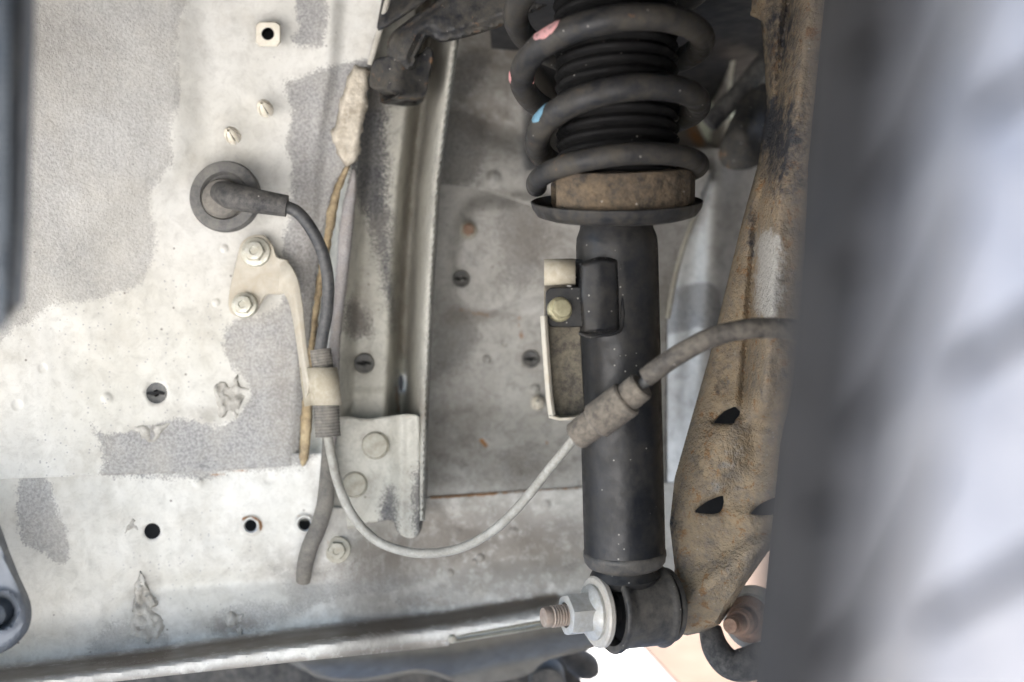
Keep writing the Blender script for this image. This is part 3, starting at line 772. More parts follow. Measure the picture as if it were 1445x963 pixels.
hexbolt('hex_bolt', 'dull zinc bolt at the top of the cable bracket plate, below the grommet', 'bolt', 361, 356, .692, 15, 21, 'bolt_zinc', h=8, group='zinc bolts of the cable bracket')
hexbolt('hex_bolt', 'dull zinc bolt at the lower left corner of the cable bracket plate', 'bolt', 345, 431, .69, 14, 18, 'bolt_zinc', h=8, group='zinc bolts of the cable bracket')
hexbolt('hex_bolt', 'painted hex bolt with rusty washer beside the grey drain pipe', 'bolt', 476, 776, .708, 13, 19, 'paint_plain', axis=(.08, -1, .05), h=10)
t = hexbolt('stud_nut', 'small rusty stud in a square nut on the dark rear wall', 'stud', 661, 325, .7715, 9, 13, 'rust_bolt', axis=(.05, -1, 0), h=14, washmat='paint_plain', parts=('nut', 'stud'))

# ------------------------------------------------------------------ grommet and sensor cable
cab = thing('sensor_cable', 'black sensor cable running from a big round grommet through sleeves to a grey loop', 'cable', P(320, 279, .682))
yg = .684; q = K * yg
ax = (-.03, -1, .05)
MB().lathe([(50 * q, .0), (50.5 * q, .0035), (48 * q, .0062), (44 * q, .0068), (34 * q, .0065), (31 * q, .0035), (0, .003)], P(320, 279, yg), ax, 64).build('grommet', 'plug_rubber', cab)
MB().lathe([(27 * q, 0), (28 * q, .008), (25 * q, .0105), (18 * q, .0115), (0, .012)], P(318, 283, yg), ax, 40).build('grommet_core', 'rubber_pale', cab)
bp = cr([(312, 272, .676, 16), (326, 277, .664, 18.5), (350, 282, .66, 18), (380, 287, .66, 16.5), (405, 291, .661, 15.5)], 5)
MB().tube([P(*p[:3]) for p in bp], [p[3] * K * p[2] for p in bp], 24).build('cable_boot', 'rubber', cab)
bp = cr([(398, 290, .661), (420, 300, .662), (440, 325, .664), (456, 360, .668), (463, 400, .672), (461, 440, .676), (455, 475, .68), (451, 500, .683)], 6)
MB().tube([P(*p[:3]) for p in bp], 8.8 * K * .67, 18).build('cable', 'cable', cab)
def ribbed(name, p0, p1, r, n, mat, parent, flat=None):
    m = n * 4
    pts = [p0.lerp(p1, i / m) for i in range(m + 1)]
    rad = [r * (1 - .035 * (1 if i % 4 in (1, 2) else 0)) for i in range(m + 1)]
    MB().tube(pts, rad, 28, flat=flat).build(name, mat, parent, ang=25)
ribbed('ribbed_sleeve', P(452, 493, .684), P(456, 522, .684), 15 * K * .684, 7, 'rubber_pale', cab)
ribbed('ribbed_sleeve', P(460, 568, .684), P(463, 616, .684), 18 * K * .684, 11, 'rubber_pale', cab)
bp = cr([(462, 610, .684), (468, 645, .682), (478, 685, .679), (498, 728, .675), (530, 762, .67), (570, 778, .664), (610, 781, .658), (655, 772, .65), (700, 746, .641), (740, 706, .632), (775, 662, .622), (803, 628, .612), (815, 612, .607)], 8)
MB().tube([P(*p) for p in bp], [6.6 * K * p[2] for p in bp], 18).build('cable_loop', 'grey_cable', cab)
# sleeves over the strut and the thick hose
def seg(name, a, b, r, mat, taper=1.0, flat=None):
    p0, p1 = P(*a), P(*b)
    L = (p1 - p0)
    prof = [(0, 0), (r * .9, 0), (r, .0012), (r * taper, L.length - .0012), (r * taper * .9, L.length), (0, L.length)]
    return MB().lathe(prof, p0, L, 28).build(name, mat, cab, ang=30)
seg('clamp_sleeve', (812, 617, .583), (846, 591, .577), 21 * K * .58, 'clamp_rubber', 1.05)
seg('clamp_band', (840, 596, .578), (886, 562, .570), 26.5 * K * .575, 'clamp_rubber', 1.0)
seg('clamp_sleeve', (880, 566, .571), (906, 544, .566), 21 * K * .57, 'clamp_rubber', 1.0)
seg('ferrule', (896, 552, .568), (918, 532, .564), 8.5 * K * .565, 'cable')
bp = cr([(911, 533, .565, 14), (930, 519, .562, 14.5), (960, 499, .558, 14.5), (1000, 478, .554, 14.5), (1040, 467, .552, 14.5), (1080, 463, .552, 14.5), (1150, 470, .556, 14.5), (1230, 500, .57, 14.5)], 6)
MB().tube([P(*p[:3]) for p in bp], [p[3] * K * p[2] for p in bp], 24).build('hose', 'hose', cab)

# bracket that holds the cable on the panel
br = thing('cable_bracket', 'dusty zinc bracket plate on two bolts with a long bent arm gripping the cable sleeve', 'bracket', P(355, 400, .69))
pl = smooth_poly([(352, 334), (371, 332), (384, 346), (390, 362), (400, 366), (408, 372), (404, 410), (392, 416), (376, 416), (366, 432), (358, 444), (342, 448), (326, 442), (322, 425), (326, 400), (334, 365), (340, 344)], 3)
plate(pl, lambda x, y: .6935 - .002 * (x > 385), .0022).build('plate', 'zinc_dusty', br, bevel=.0006)
arm_l = cr([(396, 366, .6925), (408, 372, .690), (420, 395, .686), (427, 430, .684), (431, 470, .683), (436, 510, .683), (440, 530, .682)], 5)
arm_r = cr([(392, 412, .6925), (399, 414, .692), (407, 428, .690), (413, 455, .688), (420, 500, .687), (425, 540, .687), (430, 566, .686)], 5)
mid = [((a + b) / 2) - np.array([0, 0, .003]) for a, b in zip(arm_l, arm_r)]
rows = [[P(*a), P(*c), P(*b)] for a, b, c in zip(arm_l, arm_r, mid)]
MB().sheet(rows).build('arm', 'zinc_dusty', br, solid=.0022, bevel=.0005)
cl = []
for i in range(15):
    t = R(-100 + 200 * i / 14)
    cx0, cx1 = 456, 459
    rr = 18.5
    off = math.sin(t) * rr
    dep = .684 - math.cos(t) * rr * K * .684
    cl.append([P(454 + off + (0), 519, dep), P(458 + off, 545, dep - .0003), P(461 + off, 572, dep)])
cl = [[P(424, 519, .687), P(427, 545, .687), P(431, 574, .687)]] + cl
MB().sheet(cl).build('clamp', 'zinc_cream', br, solid=.0015)

# grey drain pipe down the seam
bp = cr([(463, 612, .706, 8), (463, 650, .704, 10), (461, 690, .700, 11.5), (458, 715, .698, 12), (449, 745, .696, 12), (438, 770, .696, 12), (431, 795, .698, 11.5), (428, 820, .703, 10)], 6)
o = MB().tube([P(*p[:3]) for p in bp], [p[3] * K * p[2] for p in bp], 20).build('drain_pipe', 'rubber_pale')
tag(o, 'grey rubber drain pipe bending down the seam in front of a small hole', 'pipe')

# ------------------------------------------------------------------ shock absorber
A0 = P(882, 800, .632); A1 = P(869, 290, .617)
AX = (A1 - A0).normalized()
ZPX = (A1 - A0).length / 510.0          # metres along the axis for one photograph pixel
def onax(py): return A0 + AX * ((800 - py) * ZPX)
sh = thing('shock_absorber', 'black shock absorber tube with a spring plate on top and a round bushing eye below', 'shock absorber', P(890, 915, .632))
h = lambda py: (800 - py) * ZPX
q = K * .63
MB().lathe([(0, h(803)), (44 * q, h(800)), (54 * q, h(795)), (57 * q, h(789)), (57.3 * q, h(782)), (57.8 * q, h(779)), (57.2 * q, h(776)), (57.2 * q, h(700)), (57 * q, h(560)), (57 * q, h(420)), (56.6 * q, h(346)), (55.5 * q, h(334)), (51 * q, h(322)), (49.5 * q, h(314)), (49.5 * q, h(270)), (0, h(270))], A0, AX, 72).build('tube', 'black_steel', sh, ang=50)
MB().lathe([(57.2 * q, h(776)), (58.4 * q, h(777)), (58.6 * q, h(783)), (57.6 * q, h(785)), (57 * q, h(791)), (53 * q, h(797)), (44 * q, h(801))], A0, AX, 72).build('crimped_end', 'eye_steel', sh, ang=50)
# spring plate, seen from below
SB = onax(311); sx = AX + V((.015, -.17, 0)); sx.normalize()
q2 = K * .615
MB().lathe([(49 * q2, -.001), (70 * q2, .0015), (100 * q2, .002), (112 * q2, .0035), (119 * q2, .0075), (121 * q2, .011), (119 * q2, .0115), (116 * q2, .009), (110 * q2, .0055), (60 * q2, .004), (49 * q2, .004)], SB, sx, 72).build('spring_plate', 'spring_paint', sh, ang=50)
mb = MB().lathe([(82 * q2, .005), (104 * q2, .005), (108 * q2, .008), (109 * q2, .027), (105 * q2, .030), (84 * q2, .030)], SB, sx, 72, 0, 290, close=True)
a_, u_, v_ = basis(sx)
mb.v = [p + (V((p.x * 0, 0, 0)) if True else p) + (p - SB - a_ * (p - SB).dot(a_)).normalized() * (.0011 * mnoise.noise(p * 120)) + a_ * (.0009 * mnoise.noise(p * 90)) for p in mb.v]
# turn the open end of the pad to the left front
ang0 = math.atan2(V((-.80, -.60, 0)).dot(v_), V((-.80, -.60, 0)).dot(u_))
rot = Matrix.Rotation(ang0, 3, a_)
pad = MB(); pad.v = [SB + rot @ (p - SB) for p in mb.v]; pad.f = mb.f
pad.build('rubber_pad', 'crusty_pad', sh, ang=45)
# dust boot
prof = []
py = 262.0
while py > -120:
    for f, r in ((0, 78), (.2, 84), (.45, 86), (.7, 83.5), (.88, 78.5)):
        prof.append((r * q2, h(py - 15.5 * f)))
    py -= 15.5
mb = MB().lathe([(0, h(262))] + prof, A0 + V((.0005, 0, 0)), (AX + V((.004, -.02, 0))).normalized(), 64)
for p in mb.v: p.z += -(p.y - (A0 + AX * (p - A0).dot(AX)).y) * .14     # the bellows sit slightly skewed
mb.build('dust_boot', 'boot_rubber', sh, ang=70)
# welded bracket on the tube
yb = .598
box = smooth_poly([(818, 372), (870, 365), (874, 372), (875, 455), (872, 466), (828, 471), (820, 462)], 2)
wb = panel('welded_bracket', box, lambda x, y: .5905 + .005 * ((x - 845) / 30.0) ** 2 + .004 * (1 - sm(sdist(x, y, box) / 5)), 3, 'black_steel', sh, thick=.028, nz=.0005)
tab = [(770, 412), (776, 406), (830, 404), (830, 462), (778, 462), (770, 455)]
plate(tab, .5965, .0028).build('bracket_tab', 'black_steel', sh, bevel=.0008)
wl_pts = [P(*p) for p in [(817, 470, .5935), (832, 475, .5925), (850, 473, .593), (868, 470, .595), (877, 462, .597), (878, 430, .598), (878, 395, .598), (876, 372, .597)]]
wl_pts = [V(p) for p in cr(wl_pts, 5)]
MB().tube(wl_pts, [.0011 + .0004 * mnoise.noise(p * 300) for p in wl_pts], 8).build('weld_bead', 'black_steel', wb)

# lower eye: its axis points to the left and a little towards the viewer
E = P(897, 858, .634)
EA = V((-.925, -.375, .0)).normalized()
qe = K * .63
MB().lathe([(44 * qe, -.0165), (58 * qe, -.0165), (59 * qe, -.015), (56.5 * qe, -.0135), (55 * qe, -.011), (54.5 * qe, .008), (56 * qe, .012), (59.5 * qe, .0145), (60 * qe, .0165), (58 * qe, .0175), (49 * qe, .017), (45 * qe, .014), (44 * qe, .01)], E, EA, 64, close=True).build('eye', 'eye_steel', sh, ang=50)
MB().lathe([(46 * qe, -.015), (45 * qe, .010), (38 * qe, .013), (24 * qe, .014), (20 * qe, .017), (0, .017)], E, EA, 48).build('bushing', 'boot_rubber', sh)
mb = MB().lathe([(42 * q, h(797)), (46 * q, h(805)), (50 * q, h(812)), (44 * q, h(822)), (30 * q, h(828))], A0, AX, 32)
mb.build('eye_weld', 'black_steel', sh)
# bolt through the eye
lb = thing('mounting_bolt', 'bright zinc nut and washers on the threaded stud through the lower bushing eye', 'bolt', E + EA * .03)
def eb(prof, name, mat, n=48, ang=35): MB().lathe([(r_, h_ - .003 if h_ > 0 else h_ + .0025) for r_, h_ in prof], E, EA, n).build(name, mat, lb, ang=ang)
eb([(0, .0255), (47 * qe, .0255), (49.5 * qe, .0265), (49.5 * qe, .0288), (47 * qe, .0298), (38 * qe, .0300), (0, .0300)], 'washer', 'washer_steel', 64)
eb([(20 * qe, .018), (20 * qe, .026)], 'inner_sleeve', 'eye_steel')
eb([(38 * qe, .0300), (38.5 * qe, .0318), (36 * qe, .0332), (30 * qe, .0345), (22 * qe, .037)], 'nut_flange', 'bright_zinc')
a, u, v = basis(EA)
rows = []
m = 36
for f, hh, cf in ((1, .033, 0), (1, .0455, 0), (.97, .0475, .5), (.8, .0482, 1), (.62, .0482, 1)):
    row = []
    for k in range(m):
        th = 2 * math.pi * k / m
        tt = th % (math.pi / 3) - math.pi / 6
        rr = 30 * qe * math.cos(math.pi / 6) / math.cos(tt)
        rr = (rr * (1 - cf) + 30 * qe * .92 * cf) * f
        row.append(E + a * (hh - .003) + (u * math.cos(th + .35) + v * math.sin(th + .35)) * rr)
    rows.append(row)
MB().add([p for r in rows for p in r], [(i * m + k, i * m + (k + 1) % m, (i + 1) * m + (k + 1) % m, (i + 1) * m + k) for i in range(4) for k in range(m)]).build('nut', 'bright_zinc', lb, ang=25)
prof = [(12.5 * qe, .045)]
hh = .0475
while hh < .0575:
    prof += [(15 * qe, hh), (15.2 * qe, hh + .0004), (12.8 * qe, hh + .001), (13 * qe, hh + .0012)]
    hh += .0017
prof += [(13.8 * qe, .0580), (13.8 * qe, .0602), (12.6 * qe, .0616), (0, .0618)]
eb(prof, 'threaded_stud', 'thread', 32, 30)
eb([(0, -.0215), (52 * qe, -.0215), (53 * qe, -.023), (52 * qe, -.0245), (0, -.0245)], 'rear_washer', 'eye_steel', 56)

# ------------------------------------------------------------------ coil spring
spr = thing('coil_spring', 'dark coil spring with pink and blue paint marks around the black ribbed dust boot', 'spring', SB)
def wire(t):
    tu = t / (2 * math.pi)
    r = np.interp(tu, [-2.05, -1.0, -.3, .3, 2], [.0448, .0445, .0475, .0512, .052])
    cxx = np.interp(tu, [-2, -1, 0, 1], [870, 871, 861, 858])
    py = np.interp(tu, [-2.1, -1.75, -1.5, -1, -.75, -.5, 0, .25, .5, 1, 1.8], [266, 245, 236, 200, 174, 152, 112, 86, 64, 22, -45])
    k = np.interp(tu, [-2, -1.5, -1, 0, 1], [.05, .09, .20, .18, .15])
    c = P(cxx, py, .608)
    y = -r * math.sin(t)
    return c + V((-r * math.cos(t), y, -y * k))
ts = np.linspace(-2.02 * 2 * math.pi, 1.75 * 2 * math.pi, 340)
WR = .0070
pts = [wire(t) for t in ts]
coil = MB().tube(pts, [float(np.interp(t / (2 * math.pi), [-1.6, -1.2], [.0058, WR])) for t in ts], 22).build('coil', 'spring_paint', spr)
def wire_patch(t0, t1, th0, th1, mat, nt=26, na=12, shape=1.0):
    """patch of paint laid on the wire; th measured from straight up towards the outside"""
    mb = MB(); rows = []
    for i in range(nt + 1):
        f = i / nt
        t = t0 + (t1 - t0) * f
        p = wire(t); d = (wire(t + .01) - wire(t - .01)).normalized()
        c = V((0, 0, 1)); c = (c - d * c.dot(d)).normalized()
        o = d.cross(c)
        ctr = p.copy(); out = V((0, -1, 0)) if True else o
        if o.dot(out) < 0: o = -o
        wdt = max(0.03, (1 - abs(2 * f - 1) ** 2.6) ** .5) * (1 + .16 * mnoise.noise(V((f * 5, t0, 0))))
        row = []
        for k in range(na + 1):
            g_ = -1 + 2 * k / na
            th = (th0 + th1) / 2 + (th1 - th0) / 2 * g_ * wdt
            row.append(p + (c * math.cos(th) + o * math.sin(th)) * (WR + .00025))
        rows.append(row)
    return mb.sheet(rows).build('paint_mark', mat, coil)
wire_patch(.70, 1.02, R(-10), R(100), 'pink_paint')['label'] = 'large pink paint mark on the upper coil'
wire_patch(-.02, .17, R(78), R(122), 'pink_paint')['label'] = 'small pink paint mark on the left bend'
wire_patch(-2 * math.pi + .40, -2 * math.pi + .66, R(-5), R(105), 'blue_paint')['label'] = 'blue paint mark on the lower coil'

# ------------------------------------------------------------------ hose holder bolted to the strut bracket
hh_ = thing('hose_holder', 'narrow channel bracket with peeling cream paint and a rolled clip at its top', 'bracket', P(795, 590, .60))
rows = []
cy0 = .592
for i in range(19):
    t = R(-60 + 300 * i / 18)
    zz = 20 * math.sin(t + R(0)); dd = -math.cos(t) * 20
    rows.append([P(768 + .0 * i, 386 - zz, .604 + dd * K * .6), P(790, 385.5 - zz, .6035 + dd * K * .6), P(812, 385 - zz, .603 + dd * K * .6)])
MB().sheet(rows).build('rolled_clip', 'zinc_cream', hh_, solid=.0018, ang=60)
plate([(768, 402), (800, 402), (798, 414), (770, 416)], .6005, .002).build('clip_neck', 'peeled_bracket', hh_, bevel=.0005)
plate([(768, 405), (818, 405), (819, 470), (822, 530), (826, 588), (776, 592), (772, 520), (768, 460)], .6015, .0022).build('back_plate', 'peeled_bracket', hh_, bevel=.0005)
mb = MB()
lw = [(763, 446), (765, 480), (768, 520), (771, 560), (775, 588)]
rows = [[P(x - 1, y, .588), P(x + 5, y, .586), P(x + 9, y, .5875), P(x + 10, y, .603)] for x, y in lw]
mb.sheet(rows).build('side_wall', 'zinc_dusty', hh_, solid=.0016, bevel=.0004)
rows = [[P(x, y, .586 + .002 * 0), P(x, y - 3, .604)] for x, y in ((774, 590), (790, 594), (810, 593), (826, 588))]
MB().sheet(rows).build('bottom_lip', 'zinc_dusty', hh_, solid=.0016, bevel=.0004)
hexbolt('hex_bolt', 'yellowish hex bolt holding the channel bracket to the shock absorber', 'bolt', 790, 437, .5955, 14.5, 17.5, 'bolt_yellow', axis=(.22, -1, .1), h=11, dimple=False)

# ------------------------------------------------------------------ rusty suspension arm
ta = thing('suspension_arm', 'rust-covered pressed steel suspension arm between the shock absorber and the tyre', 'suspension arm', P(1000, 890, .65))
FOLD = [(1122, -90), (1112, 0), (1094, 150), (1070, 290), (1060, 400), (1055, 470), (1048, 560), (1046, 640), (1060, 760)]
EDGE = [(1062, -90), (1061, 0), (1078, 60), (1082, 150), (1070, 230), (1048, 310), (1026, 400), (1002, 500), (976, 590), (952, 675), (946, 740), (950, 890)]
def dA(x, y):
    f = interp(y, FOLD); e = interp(y, EDGE)
    low = sm((y - 540) / 90)
    d = .668 - .018 * np.clip((x - e) / np.maximum(f - e, 8), 0, 1)
    d = d - .006 * sm((x - e) / 10)
    d = d + (.010 * np.exp(-((x - f) / 5.5) ** 2) - .030 * sm((x - f) / 34)) * (1 - low)
    d = d - low * .010
    # pressed ribs on the lower part
    s = (x * .55 + y * .83)
    d = d - .0065 * low * np.sin((x - 1180 + (y - 700) * .28) / 17.0) * sm((735 - y) / 40)
    d = d - .009 * low * np.exp(-((s - 1235 + (x - 1000) * .1) / 18) ** 2) * sm((y - 740) / 30)
    d = d + .012 * sm((y - interpx(x, [(940, 900), (985, 885), (1012, 874), (1026, 850), (1048, 814), (1085, 764), (1150, 710)])) / 14)
    # pockets pressed round the slots
    for (cx_, cy_) in ((1022, 588), (1000, 716), (1075, 716), (1080, 600)):
        d = d + .007 * np.exp(-((x - cx_) / 20) ** 2 - ((y - cy_ + 2) / 11) ** 2)
    return d
wedge = lambda x, y, k=1.0: smooth_poly([(x - 20 * k, y + 8 * k), (x - 2 * k, y - 6 * k), (x + 18 * k, y - 14 * k), (x + 22 * k, y - 10 * k), (x + 18 * k, y + 6 * k), (x + 10 * k, y + 11 * k), (x - 8 * k, y + 11 * k)], 3)
armp = [(1062, -90), (1061, 0), (1060, 20), (1074, 30), (1079, 90), (1082, 150), (1070, 230), (1048, 310), (1026, 400), (1002, 500), (976, 590), (952, 675), (945, 740), (952, 800), (947, 892), (970, 897), (993, 892), (1016, 881), (1031, 859), (1053, 823), (1085, 778), (1118, 745), (1135, 420), (1158, 260), (1172, -90)]
o = panel('plate', armp, dA, 4.5, 'rusty_arm', ta, holes=[wedge(1023, 587), wedge(1000, 714), wedge(1078, 716)], thick=.003, nz=.0032,
      rust=[([(1085, 345), (1085, 430)], 24, 1.0), ([(1025, 540), (1040, 500)], 14, .35), ([(1010, 690), (1040, 630)], 16, .4)],
      dirt_shade=[(1100, 40, 34, 110, .62), (1085, 180, 34, 60, .85), (1105, 200, 40, 90, .75), (1060, 330, 8, 60, .6), (1020, 540, 20, 40, .42), (1000, 660, 30, 40, .35), (952, 740, 12, 60, .5), (1030, 830, 50, 14, .35)])
back = [(x + 14, y) for x, y in armp[:14]] + [(955, 880), (985, 882), (1008, 872), (1024, 850), (1045, 815), (1078, 770), (1110, 735), (1118, 300), (1140, -90)]
panel('rear_plate', back, lambda x, y: .70 + 0 * x, 14, 'liner_black', ta, thick=.002)  # coloured black so the slots in front look shaded inside
# pivot bolt at the arm's lower end
pb = thing('pivot_bolt', 'rusty bolt and washer at the lower end of the suspension arm, beside the tyre', 'bolt', P(1046, 885, .64))
PA = V((-.55, -.83, .08)).normalized()
po = P(1062, 872, .672)
qq = K * .65 * .82
def pbp(prof, name, mat, n=40): MB().lathe(prof, po, PA, n).build(name, mat, pb, ang=35)
pbp([(0, -.004), (56 * qq, -.004), (57 * qq, 0), (52 * qq, .002), (44 * qq, .003), (42 * qq, .0055), (0, .0055)], 'washer', 'washer_steel')
pbp([(40 * qq, .005), (41 * qq, .007), (36 * qq, .0095), (30 * qq, .012), (0, .0125)], 'flange', 'rust_bolt')
prof = [(24 * qq, .010), (25 * qq, .020), (20 * qq, .0225), (15 * qq, .0225)]
hh = .0225
while hh < .033:
    prof += [(16 * qq, hh), (13.8 * qq, hh + .0009)]
    hh += .0017
prof += [(14 * qq, .035), (12 * qq, .0365), (0, .0368)]
pbp(prof, 'stud', 'rust_bolt', 28)
bp = cr([(1002, 888, .668, 16), (1010, 915, .662, 19), (1028, 936, .66, 21), (1052, 938, .66, 24), (1085, 925, .665, 24), (1120, 900, .67, 20)], 6)
o = MB().tube([P(*p[:3]) for p in bp], [p[3] * K * p[2] for p in bp], 20, flat=((0, 1, 0), .8)).build('rubber_bumper', 'rubber')
tag(o, 'dark curved rubber bumper hanging under the rusty pivot bolt', 'bumper')

# ------------------------------------------------------------------ black link at the top
ul = thing('upper_link', 'black pressed steel link with rusty edges crossing the top above the rail', 'suspension link', P(560, 130, .69))
LK = smooth_poly([(546, 66), (552, 48), (566, 36), (590, 18), (625, -8), (690, -90), (900, -90), (800, -12), (772, 8), (735, 26), (700, 40), (655, 54), (622, 60), (606, 52), (596, 64), (588, 84), (584, 98), (560, 98), (548, 92)], 3)
def dK(x, y):
    s = sdist(x, y, LK)
    return .688 - .012 * sm(s / 16) - .006 * np.exp(-((s - 3) / 4) ** 2) + .00005 * (700 - x)
panel('arm', LK, dK, 4, 'black_link', ul, thick=.003, nz=.0016)
EB = smooth_poly([(526, 88), (545, 80), (585, 82), (603, 66), (612, 78), (606, 104), (600, 133), (575, 134), (545, 128), (522, 122)], 3)
panel('end_block', EB, lambda x, y: .698 - .012 * np.exp(-((x - 560) / 26.) ** 2), 4, 'black_link', ul, thick=.03, nz=.0012)
rows = [[P(x + k * 4, y - k * 22, .690 + k * .012) for k in range(4)] for x, y in ((534, 44), (548, 38), (575, 20), (620, -10), (680, -70))]
MB().sheet(rows).build('rib', 'black_link', ul, solid=.003)
# rubber strip and pale knuckle in the upper right gap
o = MB().tube([P(1000, 175, .80), P(1035, 140, .80), P(1062, 108, .80), P(1110, 50, .81)], 14 * K * .80, 14).build('rubber_seal', 'rubber')
tag(o, 'dark diagonal rubber seal across the gap beside the rusty arm', 'seal')
kn = smooth_poly([(1030, 172), (1050, 140), (1085, 118), (1100, 200), (1080, 228), (1050, 240), (1022, 236), (1014, 215)], 3)
o = panel('body_mount', kn, lambda x, y: .79 - .02 * np.exp(-((x - 1050) / 30.) ** 2 - ((y - 190) / 40.) ** 2), 5, 'black_link', None, thick=.02, nz=.002)
tag(o, 'dark blotched mount below the diagonal seal, behind the rusty arm', 'mount')

# ------------------------------------------------------------------ things at the lower edge
cm = thing('cross_member', 'grey pressed cross member with a curled lip below the sill flange', 'cross member', P(640, 960, .78))
CMP = smooth_poly([(400, 925), (520, 905), (640, 885), (760, 860), (850, 850), (858, 895), (836, 912), (800, 922), (765, 936), (740, 955), (660, 968), (620, 952), (585, 947), (540, 956), (480, 960), (448, 950)], 3)
panel('web', CMP, lambda x, y: .80 - .035 * sm((y - interpx(x, [(400, 930), (640, 915), (850, 870)])) / 45), 5, 'member', cm, thick=.002, nz=.0012, dirt_shade=[(500, 950, 40, 20, .8), (840, 880, 30, 20, .6)])
bp = cr([(400, 920, .775), (430, 942, .77), (452, 955, .768), (500, 960, .766), (545, 954, .766), (586, 946, .766), (620, 951, .766), (650, 966, .766), (680, 985, .766)], 5)
MB().tube([P(*p) for p in bp], .0013, 8).build('lip', 'member', cm)
panel('lower_web', smooth_poly([(180, 935), (300, 930), (430, 935), (470, 948), (560, 940), (620, 942), (700, 945), (770, 925), (800, 945), (800, 1010), (180, 1010)], 3), lambda x, y: .80 + 0 * x, 8, 'member_dark', cm, thick=.003, nz=.002)
MB().lathe([(0, -.012), (24 * K * .78, -.012), (26 * K * .78, -.008), (26 * K * .78, .02), (0, .02)], P(772, 962, .78), (0, 1, 0), 28).build('boss', 'member_dark', cm)
bp = cr([(770, 905, .86, 15), (800, 925, .86, 18), (826, 940, .86, 20), (838, 948, .86, 14), (844, 952, .86, 5)], 5)
o = MB().tube([P(*p[:3]) for p in bp], [p[3] * K * p[2] for p in bp], 18).build('bump_stop', 'member_dark')
tag(o, 'dark tapered rubber stop poking out below the cross member over the white ground', 'bump stop')

# ------------------------------------------------------------------ plastic liners at the left edge
ll = thing('wheel_liner', 'dark blue-grey plastic liner edge at the far upper left', 'liner', P(0, 470, .36))
pts = [(-140, -120), (44, -120), (41, 0), (37, 120), (31, 260), (28, 380), (24, 436), (6, 462), (-60, 478), (-140, 480)]
panel('sheet', pts, lambda x, y: .36 + .018 * sm((x - interp(y, [(26, -120), (24, 0), (12, 300), (2, 470)])) / 16) - .006 * np.exp(-((x - 12) / 6) ** 2), 6, 'liner_plastic', ll, thick=.003)
MB().tube([P(44 - 2, -120, .376), P(39, 60, .376), P(33, 230, .375), P(28, 360, .375), P(23, 432, .375)], .0022, 10).build('rolled_edge', 'guard_plastic', ll)
sg = thing('splash_guard', 'grey plastic splash guard corner with a round socket at the lower left', 'splash guard', P(0, 920, .56))
gp = smooth_poly([(-120, 690), (-20, 715), (0, 742), (12, 775), (28, 815), (43, 850), (43, 880), (30, 902), (6, 920), (-40, 935), (-120, 940)], 3)
def dS(x, y):
    r = np.hypot(x - 0, y - 862)
    s = sdist(x, y, gp)
    return .565 + .012 * (1 - sm(s / 10)) + .012 * (1 - sm((r - 20) / 8)) - .003 * np.exp(-((r - 27) / 4) ** 2)
panel('sheet', gp, dS, 4, 'guard_plastic', sg, thick=.003)
MB().lathe([(19 * K * .56, -.004), (17 * K * .56, .004), (11 * K * .56, .006), (9 * K * .56, .001), (0, .001)], P(-4, 865, .572), (0, -1, 0), 28).build('socket', 'liner_plastic', sg)

# ------------------------------------------------------------------ tyre in the foreground
TL = P(1152, 470, .17)                       # point on the inner shoulder nearest to the lens
yaw = R(-14.6)
wheel = thing('wheel', 'blurred grey tyre with broad slanted tread blocks filling the right edge', 'wheel', (0, 0, 0))
RT, WT = .27, .19
rm = Matrix.Rotation(yaw, 3, 'Z') @ Matrix.Rotation(R(5.5), 3, 'Y')
# local x = wheel axis, shoulder at x=-WT/2, tread facing -y
ctr = TL - rm @ V((-WT / 2, -RT + .012, 0))
wheel.location = ctr
wheel.rotation_euler = rm.to_euler()
def loc_lathe(prof, name, mat, n=96, ang=40):
    mb = MB().lathe([(r, x) for r, x in prof], (0, 0, 0), (1, 0, 0), n)
    return mb.build(name, mat, wheel, local=True, ang=ang)
half = WT / 2
side = [(.175, -half + .012), (.20, -half - .002), (.225, -half - .006), (.243, -half - .004), (.251, -half + .002), (.258, -half + .010), (.262, -half + .022), (.2635, 0)]
loc_lathe(side + [(r, -x) for r, x in side[-2::-1]], 'carcass', 'tyre_side')
loc_lathe([(.175, -half + .012), (.18, -half + .006), (.174, -half + .02), (.165, -.05), (.16, 0), (.16, .06), (.174, half - .02), (.18, half - .006), (.175, half - .012)], 'rim', 'rim_steel', 64)
loc_lathe([(.162, .03), (.14, .045), (.10, .05), (.085, .035), (.06, .035), (.05, .05), (0, .05)], 'wheel_disc', 'rim_steel', 64)
NP = 46
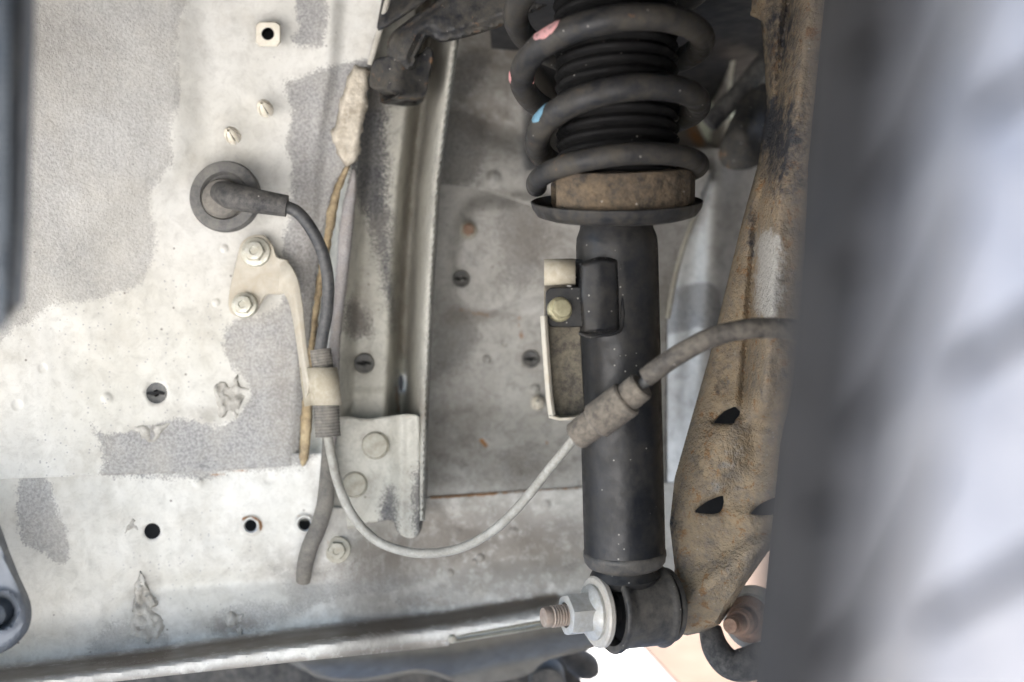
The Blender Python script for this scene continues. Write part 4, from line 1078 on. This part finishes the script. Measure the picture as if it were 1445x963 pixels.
ribs = [(-half + .001, -half + .0066, -.1), (-half + .0067, -half + .0125, -.3), (-half + .0127, -half + .0190, -.6), (-half + .0193, -.002, -1.7), (.002, half - .0190, -2.2), (half - .0185, half - .001, -.3)]
meshes = []
da = 2 * math.pi / NP
for j, (x0, x1, sl) in enumerate(ribs):
    mb = MB()
    nx, na = 5, 4
    top, bot = [], []
    for i in range(nx):
        for k in range(na):
            fx = i / (nx - 1); fa = k / (na - 1)
            x = x0 + (x1 - x0) * fx
            a = (fa * .88 - .44) * da - (fx - .5) * sl * da * (1 if True else -1)
            edge = min(x + half, half - x)
            r = RT - .013 * max(0, 1 - edge / .020) ** 2
            for lst, rr in ((top, r), (bot, .252)):
                lst.append(V((x, -rr * math.cos(a), rr * math.sin(a))))
    idx = lambda i, k, b: b * nx * na + i * na + k
    fs = [(idx(i, k, 0), idx(i, k + 1, 0), idx(i + 1, k + 1, 0), idx(i + 1, k, 0)) for i in range(nx - 1) for k in range(na - 1)]
    for i in range(nx - 1):
        fs.append((idx(i, 0, 0), idx(i + 1, 0, 0), idx(i + 1, 0, 1), idx(i, 0, 1)))
        fs.append((idx(i, na - 1, 0), idx(i, na - 1, 1), idx(i + 1, na - 1, 1), idx(i + 1, na - 1, 0)))
    for k in range(na - 1):
        fs.append((idx(0, k, 0), idx(0, k, 1), idx(0, k + 1, 1), idx(0, k + 1, 0)))
        fs.append((idx(nx - 1, k, 0), idx(nx - 1, k + 1, 0), idx(nx - 1, k + 1, 1), idx(nx - 1, k, 1)))
    mb.add(top + bot, fs)
    first = mb.build('tread_block', ('tyre_shoulder_shaded', 'tyre_shaded', 'tyre_half_shaded', 'tyre_rubber', 'tyre_rubber', 'tyre_half_shaded')[j], wheel, local=True, ang=35)  # ribs graded dark to light, shoulder shade put into the colour
    first.rotation_euler = (da * ((j % 2) * .5 + .25), 0, 0)
    for s in range(1, NP):
        c = first.copy()
        COL.objects.link(c)
        c.parent = wheel
        c.rotation_euler = (da * (s + (j % 2) * .5 + .25), 0, 0)
